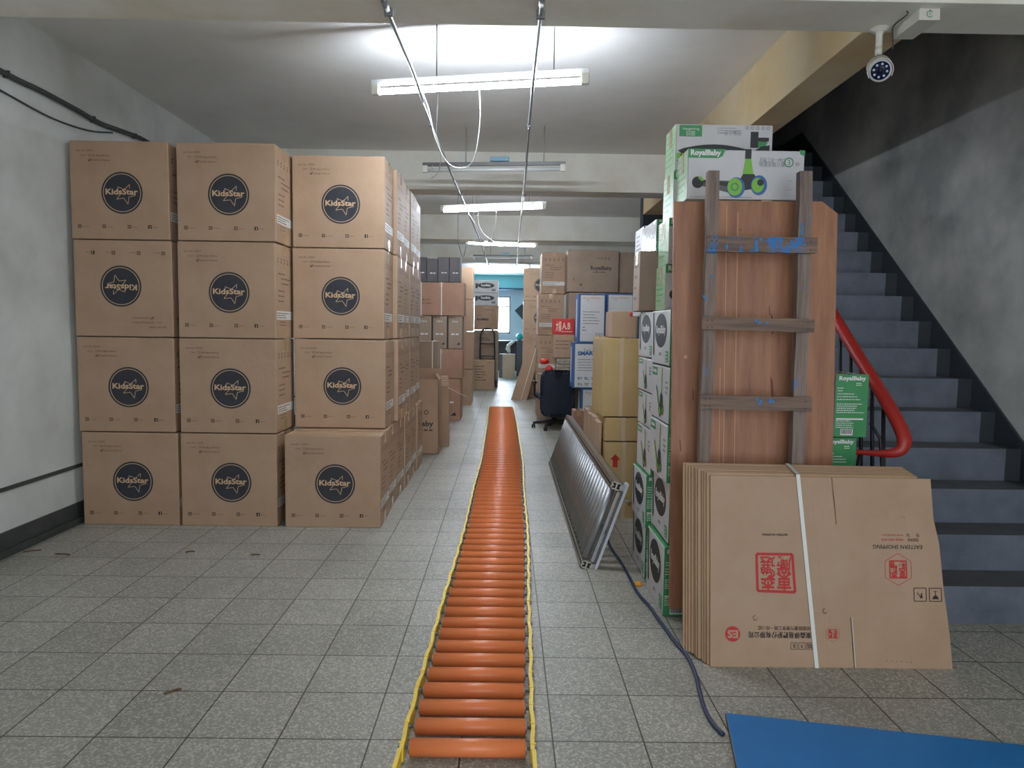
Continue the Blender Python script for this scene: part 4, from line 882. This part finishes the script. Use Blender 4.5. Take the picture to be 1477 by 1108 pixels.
# ------------------------------------------------------------------ bundle of cardboard sheets
def sheets():
    r = thing('cardboard_sheet_bundle', (1.335, 2.785, 0), 'strapped bundle of flat cardboard sheets with upside down red seal printing', 'flat cardboard')
    A = math.radians(9.0); n = 11; th = .0125
    R3 = Matrix.Rotation(-A, 4, 'X')
    rn = random.Random(3)
    for i in range(n):
        lx = -.493-(.0 if i == 0 else .008*i); dz = -.0
        y = i*th
        if i == 0: out = [(-.493, 0), (.492, 0), (.485, .14), (.477, .22), (.468, .30), (.455, .50), (.435, .60), (.428, .765), (-.485, .768)]
        else:
            j = rn.uniform(-.004, .004); out = [(lx+.0+j, 0), (.42+j, 0), (.38, .77), (lx+.006+j, .775+rn.uniform(-.002, .004))]
        M = Matrix.Translation((0, y, 0)) @ R3 @ Matrix.Translation((0, 0, y*math.sin(A)))
        m = MB(); m.prism(out, 'y', 0, th*.8, 'kraft' if i in (0, 3, 6) else 'kraft_side', M)
        if i == 0:
            f = Face(m, M @ Vector((-.493, -.0002, 0)), (1, 0, 0), M.to_3x3() @ Vector((0, 0, 1)), .985, .77)
            K = 'ink_red'; W_ = .985
            f.line([(.415, .15), (.37, .76)], .0015, 'kraft_edge', .0004); f.line([(.51, .765), (.525, .575)], .005, 'kraft_edge', .0006); f.line([(.585, 0), (.575, .20)], .005, 'kraft_edge', .0006); f.line([(.59, 0), (.58, .20)], .003, 'white_card', .0005)
            f.line([(.48, 0), (.455, .35), (.42, .765)], .0012, 'kraft_side', .0004)
            # red square seal, upside down
            cu, cv, s = .272, .375, .076
            for a, b in (((cu-s, cv-s*.95), (cu+s*1.02, cv-s)), ((cu+s*1.02, cv-s), (cu+s*.9, cv+s)), ((cu+s*.9, cv+s), (cu-s*1.03, cv+s)), ((cu-s*1.03, cv+s), (cu-s, cv-s*.95))): f.line([a, b], .011, K, .0008)
            q = s*.46
            for ch, du, dv in (('東', q, -q), ('森', -q, -q), ('嚴', q, q), ('選', -q, q)): f.text(ch, cu-0+du*.95, cv+dv*.95, .055, K, .001, bold=.026 if dv < 0 else .012, width=.062, rot=math.pi)
            f.text('EASTERN SHOPPING', .270, .530, .009, 'ink_black', bold=.02, width=.105, rot=math.pi)
            # round red monogram
            f.disc(.092, .130, .031, K, .0008, 36); f.text('ES', .092, .130, .03, 'kraft', .0014, bold=.04, width=.044, rot=math.pi)
            f.text('東森得易購股份有限公司', .285, .128, .019, 'ink_black', bold=.02, width=.255, rot=math.pi); f.text('桃園縣蘆竹鄉南工路一段12號', .302, .155, .013, 'ink_brown', bold=.01, width=.215, rot=math.pi)
            for k, ch in enumerate(('箱', '9', 'B')): u = .405-.032*k; f.frame(u-.013, .085-.013, u+.013, .085+.013, .0018, 'ink_black'); f.text(ch, u, .085, .016, 'ink_black', rot=math.pi)
            # hexagonal seal, large and small
            for cu, cv, s in ((.775, .395, .062), (.500, .135, .031)):
                hx = [(cu+s*math.cos(math.radians(90+60*k)), cv+s*1.05*math.sin(math.radians(90+60*k))) for k in range(7)]; f.line(hx, s*.03, K, .0008)
                q = s*.55; f.frame(cu-q, cv-q, cu+q, cv+q, s*.08, K, .0009)
                for ch, du, dv in (('東', q/2, -q/2), ('森', -q/2, -q/2), ('購', q/2, q/2), ('物', -q/2, q/2)): f.text(ch, cu+du, cv+dv, s*.42, K, .0012, bold=.03, width=s*.46, rot=math.pi)
            f.text('EASTERN SHOPPING', .775, .486, .0165, 'ink_black', bold=.005, width=.205, rot=math.pi, shear=.15)
            f.text('客服專線', .84, .515, .011, 'ink_brown', rot=math.pi, width=.045); f.text('0800-000-999', .755, .515, .009, K, rot=math.pi, width=.09); f.text('地', .86, .533, .011, 'ink_brown', rot=math.pi); f.text('址', .82, .533, .011, 'ink_brown', rot=math.pi); f.text('www.etmall.com', .755, .533, .008, K, rot=math.pi, width=.09)
            # handling symbols
            for k, u in enumerate((.862, .925)):
                v = .295; a = .025; f.frame(u-a, v-a*1.05, u+a, v+a*1.05, .003, 'ink_black')
                if k == 0: f.line([(u-.012, v+.008), (u+.004, v-.012)], .003, 'ink_black'); f.poly([(u, v-.016), (u+.01, v-.014), (u+.008, v+.006), (u+.004, v+.006)], 'ink_black')
                else: f.poly([(u-.014, v-.018), (u+.014, v-.018), (u+.007, v-.004), (u-.007, v-.004)], 'ink_black'); f.line([(u, v-.004), (u, v+.014)], .003, 'ink_black'); f.line([(u-.008, v+.014), (u+.008, v+.014)], .002, 'ink_black')
            for u, v in ((.185, .195), (.47, .225)): f.ring(u, v, .009, .004, 'kraft_edge', .0006, 16, 1.5, 5.5); f.disc(u+.01, v, .006, 'kraft_side', .0005, 12)
            for k in range(6): f.disc(.72+.014*k*1.4, .03-.001*k, .002, 'ink_brown', .0006, 8)
            f.ring(.80, .60, .008, .002, 'kraft_edge', .0006, 12, 0, 2)
        if i == n-2:
            pass
        m.build('cardboard_sheet', r)
    T = n*th; M = R3
    m = MB(); a, b = (-.085, -.065), (-.132-.02, -.132+.0)
    def SP(x, z, y): return (Matrix.Translation((0, y, 0)) @ R3) @ Vector((x, 0, z))
    def band(x0, z0, x1, z1, y, t=.001, hw=.008):
        vs = [SP(x0-hw, z0, y), SP(x0+hw, z0, y), SP(x1+hw, z1, y), SP(x1-hw, z1, y)]; vs += [v+Vector((0, -t, 0)) for v in vs]
        m.add(vs, [(0, 1, 2, 3), (7, 6, 5, 4), (0, 4, 5, 1), (1, 5, 6, 2), (2, 6, 7, 3), (3, 7, 4, 0)], 'strap_white')
    band(-.062, .0, -.124, .776, -.0035)
    vs = [SP(-.132, .777, -.004), SP(-.116, .777, -.004), SP(-.105, .795, T), SP(-.121, .795, T)]; vs += [v+Vector((0, 0, .0015)) for v in vs]
    m.add(vs, [(3, 2, 1, 0), (4, 5, 6, 7), (0, 1, 5, 4), (1, 2, 6, 5), (2, 3, 7, 6), (3, 0, 4, 7)], 'strap_white'); m.build('strap', r)
sheets()

# ------------------------------------------------------------------ blue board, cord, floor bits
r_ = math.radians(-11)
m = MB(); m.box(0, 1.25, -.85, 0, 0.001, .018, 'blue_board', bev=.002); o = m.build('blue_board'); o.location = (.787, 2.405, 0); o.rotation_euler = (0, 0, r_)
m = MB(); m.box(-.0015, .0, -.848, -.002, .001, .0165, 'blue_edge'); m.build('edge_strip', o)
tag(o, 'flat bright blue board lying on the floor at the lower right', 'board')
cp = [(.60, 5.2), (.66, 4.95), (.681, 4.736), (.663, 4.352), (.681, 4.062), (.688, 3.797), (.691, 3.563), (.715, 3.40), (.725, 3.26), (.735, 3.15), (.742, 3.05), (.752, 2.95), (.766, 2.855), (.761, 2.706), (.737, 2.547), (.724, 2.427), (.728, 2.339), (.742, 2.285)]
cable('power_cord', [(x, y, .0085) for x, y in cp], .008, 'cable_blue', 'dark blue power cord snaking on the floor to the blue board', 'cord')
m = MB(); m.cyl((.715, 3.70, .0), (.715, 3.70, .012), .024, 'cap_orange', 20); m.sphere((.715, 3.70, .012), .02, 'cap_orange', 12, (1, 1, .4)); tag(m.build('orange_disc'), 'small orange yellow cap on the floor beside the power cord', 'cap')
for k, (x, y, L, a, lb) in enumerate(((-2.78, 4.14, .09, .5, 'brown splinter on the floor near the left wall'), (-2.57, 4.09, .09, -.1, 'dark splinter on the floor left, below the first carton'), (-1.86, 4.16, .05, .3, 'small dark twig in front of the left cartons'), (-1.46, 4.12, .05, .1, 'tiny twig in front of the middle carton column'), (-1.21, 2.54, .06, .7, 'bent straw scrap on the near left floor tiles'))):
    m = MB(); dx, dy = math.cos(a)*L/2, math.sin(a)*L/2; m.tube([(x-dx, y-dy, .005), (x, y+.006, .006), (x+dx, y+dy, .005)], .004, 'twig', 5); tag(m.build('wood_splinter'), lb, 'debris', 'scraps on the floor')

# ------------------------------------------------------------------ orange roller conveyor
CX = [(1.9, -.108), (2.145, -.1055), (2.5, -.10), (2.85, -.0905), (3.34, -.083), (4.03, -.063), (4.6, -.052), (5.86, -.047), (6.88, -.0285), (8.0, -.036), (9.8, -.0475), (11.75, -.075)]
def cxat(y):
    for (a, x0), (b, x1) in zip(CX[:-1], CX[1:]):
        if y <= b: return x0+(x1-x0)*(y-a)/(b-a)
    return CX[-1][1]
r = thing('roller_conveyor', (0, 2.0, 0), 'long orange roller conveyor with yellow frame lying down the aisle', 'roller conveyor')
ycs = [2.15+i*.1185 for i in range(82)]
m = MB(); m.cyl((-.181, 0, 0), (.181, 0, 0), .0275, 'orange_roller', 24); m.cyl((-.186, 0, 0), (-.181, 0, 0), .018, 'steel', 16); m.cyl((.181, 0, 0), (.186, 0, 0), .018, 'steel', 16); m.cyl((-.2, 0, 0), (.2, 0, 0), .006, 'steel', 8)
r0 = m.build('roller', r)
for i, y in enumerate(ycs):
    o = r0 if i == 0 else r0.copy()
    if i: COL.objects.link(o); o.parent = r
    o.location = (cxat(y)+random.uniform(-.002, .002), y-2.0, .036); o.rotation_euler = (0, 0, random.uniform(-.004, .004))
for s in (-1, 1):
    m = MB(); ys = [1.93, 2.0, 2.07, 2.12]
    for y in ycs: ys += [y-.03, y+.03]
    ys.append(11.86); vs = []; fs = []
    for i, y in enumerate(ys):
        o_ = .206+(.014 if y < 1.95 else .006 if y < 2.05 else 0)+(.0022 if (i//2) % 2 else -.0022)
        x = cxat(y)+s*o_
        for dx, z in ((-.0065, .006), (.0065, .006), (.0065, .052), (-.0065, .052)): vs.append((x+dx, y-2.0, z))
    n = len(ys)-1
    for i in range(n):
        for q in range(4): fs.append((i*4+q, i*4+(q+1) % 4, i*4+4+(q+1) % 4, i*4+4+q))
    fs.append((3, 2, 1, 0)); fs.append(tuple(n*4+q for q in range(4))); m.add(vs, fs, 'yellow_paint')
    for y in ycs: x = cxat(y)+s*.207; m.cyl((x-.012, y-2.0, .036), (x+.012, y-2.0, .036), .006, 'steel', 8); m.box(x-.0085, x+.0085, y-2.004, y-1.996, .0521, .0535, 'yellow_paint')
    for y in ys[::8]: x = cxat(y)+s*.207; m.box(x-.005, x+.005, y-2.0-.01, y-2.0+.01, 0, .01, 'yellow_paint')
    m.build('side_rail', r)

# ------------------------------------------------------------------ grey roller conveyor leaning on its side
def grey_conveyor():
    y0, y1 = 3.95, 7.05
    a = Vector((.44, 0, .03)); b = Vector((.60, 0, .49)); ln = (b-a).length; d = (b-a).normalized(); nrm = Vector((d.z, 0, -d.x))   # d up the panel, nrm to the lower right (behind)
    r = thing('roller_conveyor', (.46, y0, 0), 'grey steel roller conveyor section tipped on its side against the cartons', 'roller conveyor'); O = Vector((.46, y0, 0))
    def T(s, q, y): return a + d*s + nrm*q + Vector((0, y, 0)) - O + Vector((0, 0, 0))
    def slab(m, s0, s1, q0, q1, ya, yb, mt):
        vs = [T(s, q, y) for y in (ya, yb) for s, q in ((s0, q0), (s1, q0), (s1, q1), (s0, q1))]
        m.add(vs, [(0, 1, 2, 3), (7, 6, 5, 4), (0, 4, 5, 1), (1, 5, 6, 2), (2, 6, 7, 3), (3, 7, 4, 0)], mt)
    # aluminium profiles along both edges
    for s0 in (-.02, ln-.025):
        m = MB(); w = .045; D = .062
        slab(m, s0, s0+w, 0, .008, y0, y1, 'aluminium'); slab(m, s0, s0+w, D-.008, D, y0, y1, 'aluminium')
        slab(m, s0, s0+.007, 0, D, y0, y1, 'aluminium'); slab(m, s0+w-.007, s0+w, 0, D, y0, y1, 'aluminium'); slab(m, s0+.007, s0+w-.007, .027, .035, y0, y1, 'aluminium')
        slab(m, s0+.016, s0+.028, -.0012, .001, y0, y1, 'slot_black'); slab(m, s0+.007, s0+w-.007, .010, .026, y0+.006, y0+.02, 'slot_black'); slab(m, s0+.007, s0+w-.007, .036, .053, y0+.006, y0+.02, 'slot_black')
        for q in (.010, .030, .050): slab(m, s0+.018, s0+.027, q, q+.006, y0-.001, y0+.008, 'aluminium')
        m.build('side_profile', r)
    m = MB(); slab(m, -.03, ln+.03, .080, .095, y0-.004, y0+.055, 'alu_white'); m.build('end_bar', r)
    m = MB(); slab(m, .03, ln-.03, .045, .062, y0+.0, y0+.03, 'steel'); m.build('cross_member', r)
    m = MB(); slab(m, .03, ln-.03, .045, .060, y1-.06, y1-.03, 'steel'); m.build('cross_member', r)
    m = MB(); slab(m, -.02, .02, .062, .080, y0+.01, y0+.04, 'steel'); slab(m, ln-.02, ln+.02, .062, .080, y0+.01, y0+.04, 'steel'); m.build('bracket', r)
    n = 30; base = None
    for i in range(n):
        y = y0+.045+i*(y1-y0-.09)/(n-1)
        m = MB()
        if base is None:
            p0, p1 = T(.03, .02, .0), T(ln-.03, .02, .0); c = (p0+p1)/2; m.cyl(p0-c, p1-c, .022, 'steel', 20); m.cyl((p0-c)*1.02, (p0-c)*1.06, .012, 'slot_black', 8); m.cyl((p1-c)*1.02, (p1-c)*1.06, .012, 'slot_black', 8); base = m.build('roller', r); o = base
            base['c'] = 0
            del base['c']
            cc = c
        else: o = base.copy(); COL.objects.link(o); o.parent = r
        o.location = (cc.x, y, cc.z)
        o.location.y = cc.y + y
    m = MB(); p = T(ln*.85, .095, y0+.03); m.tube([p, p+Vector((.03, .0, 0)), p+Vector((.045, 0, -.02))], .008, 'steel', 8); m.sphere(p+Vector((.045, 0, -.02)), .013, 'kraft_edge'); m.build('knob', r)
grey_conveyor()

# ------------------------------------------------------------------ handrail
def rail():
    r = thing('stair_railing', (1.83, 3.4, 0), 'red handrail on black balusters curving at the foot of the stairs', 'handrail'); O = Vector((1.83, 3.4, 0))
    pts = [(1.80, 5.6, 2.62), (1.81, 4.6, 1.90), (1.825, 3.95, 1.42), (1.83, 3.70, 1.235), (1.835, 3.50, 1.09), (1.845, 3.36, .97), (1.852, 3.30, .905), (1.852, 3.27, .86), (1.835, 3.26, .82), (1.80, 3.27, .80), (1.75, 3.30, .793), (1.69, 3.34, .79), (1.66, 3.36, .79)]
    P = [Vector(p) for p in pts]; out = []
    for i in range(len(P)-1):
        p0 = P[max(i-1, 0)]; p1 = P[i]; p2 = P[i+1]; p3 = P[min(i+2, len(P)-1)]
        for k in range(5):
            t = k/5; out.append(.5*((2*p1)+(-p0+p2)*t+(2*p0-5*p1+4*p2-p3)*t*t+(-p0+3*p1-3*p2+p3)*t**3)-O)
    out.append(P[-1]-O); m = MB(); rr = [.034 if i < len(out)-26 else max(.012, .034-.0012*(i-(len(out)-26))) for i in range(len(out))]; m.tube(out, rr, 'red_rail', 12, .75); m.build('handrail', r)
    for k, y in enumerate((3.44, 3.56, 3.68, 3.80, 3.93, 4.1, 4.3, 4.55)):
        z0 = RIS*(int((y-Y1)/TRD)+1); t = 1.09+(y-3.50)*.73; m = MB(); x = 1.85; m.cyl((x+.03-1.83+.0, y-3.4, max(0, z0)), (x-1.83-.015, y-3.4, t-.02), .010, 'black_iron', 8); m.build('baluster', r)
    m = MB(); m.tube([(1.70-1.83, 3.40-3.4, 0), (1.70-1.83, 0, .65), (1.72-1.83, 0, .79)], .012, 'black_iron', 8); m.build('baluster', r)
    m = MB(); m.tube([(1.79-1.83, 3.33-3.4, 0), (1.79-1.83, -.07, .70), (1.77-1.83, -.07, .86), (1.73-1.83, -.05, .93)], .008, 'black_iron', 8); m.build('baluster', r)
rail()

# ------------------------------------------------------------------ security camera and box
def seccam():
    r = thing('security_camera', (1.70, 3.395, BB), 'white bullet security camera hanging under the beam near the stairs', 'security camera')
    m = MB(); m.cyl((0, 0, -.010), (0, 0, 0), .040, 'white_plastic', 28); m.cyl((0, 0, -.016), (0, 0, -.010), .032, 'white_plastic', 28); m.build('mount_plate', r)
    m = MB(); m.tube([(0, 0, -.014), (0, 0, -.03), (0, 0, -.115)], [.022, .0145, .0145], 'white_plastic', 16); m.cyl((0, 0, -.085), (0, 0, -.118), .0155, 'white_plastic', 16); m.cyl((0, 0, -.118), (.003, 0, -.135), .006, 'steel', 8); m.build('arm', r)
    ax = Vector((-.36, -.84, -.42)).normalized(); c = Vector((.010, -.0, -.182))
    m = MB(); m.tube([c-ax*.07, c-ax*.065, c+ax*.045], [.036, .045, .047], 'white_plastic', 28); b = m.build('camera_body', r)
    m = MB(); m.cyl(c+ax*.046, c+ax*.052, .049, 'white_print', 32); m.cyl(c+ax*.052, c+ax*.0535, .040, 'lens_glass', 32); m.build('front_ring', b)
    u = ax.cross(Vector((0, 0, 1))).normalized(); v = u.cross(ax)
    m = MB(); m.cyl(c+ax*.0535, c+ax*.058, .013, 'slot_black', 20); m.cyl(c+ax*.058, c+ax*.0585, .008, 'lens_glass', 16); m.build('lens', b)
    m = MB()
    for k in range(8):
        a = 2*math.pi*k/8+.2; p = c+(u*math.cos(a)+v*math.sin(a))*.028; m.cyl(p+ax*.0535, p+ax*.0555, .0055, 'led', 10)
    m.build('infrared_led', b)
    # sun hood
    m = MB(); vs = []; fs = []; n = 18
    for q, t in ((0, -.07), (1, .062)):
        for i in range(n+1):
            a = math.radians(-30+240*i/n)
            for rr in (.051, .054): vs.append(c+ax*t+(u*math.cos(a)+v*math.sin(a))*rr)
    K = 2*(n+1)
    for i in range(n):
        A = 2*i; fs += [(A, A+2, K+A+2, K+A), (A+1, K+A+1, K+A+3, A+3), (A, A+1, A+3, A+2), (K+A, K+A+2, K+A+3, K+A+1)]
    m.add(vs, fs, 'white_plastic', False); m.build('sun_hood', b)
    r = thing('junction_box', (1.80, 3.27, BB), 'white plastic junction box fixed under the beam beside the security camera', 'junction box')
    m = MB(); m.box(-.040, .052, -.09, .12, -.050, 0, 'white_plastic', bev=.003); f = front(m, -.04, .052, -.09, -.05, 0); f.ring(.046, .025, .013, .003, 'green_card', .001, 20, .6, 5.8); f.line([(.046, .032), (.046, .044)], .003, 'green_card'); f.disc(.046, .025, .003, 'green_card', .001, 8); m.build('housing', r)
    cable('camera_cable', [(1.715, 3.20, BB-.006), (1.73, 3.22, BB-.012), (1.745, 3.36, BB-.004), (1.75, 3.37, BB-.05), (1.752, 3.37, BB-.10)], .003, 'cable_dark', 'short dark wire between the security camera and the junction box', sub=4, seg=6)
seccam()
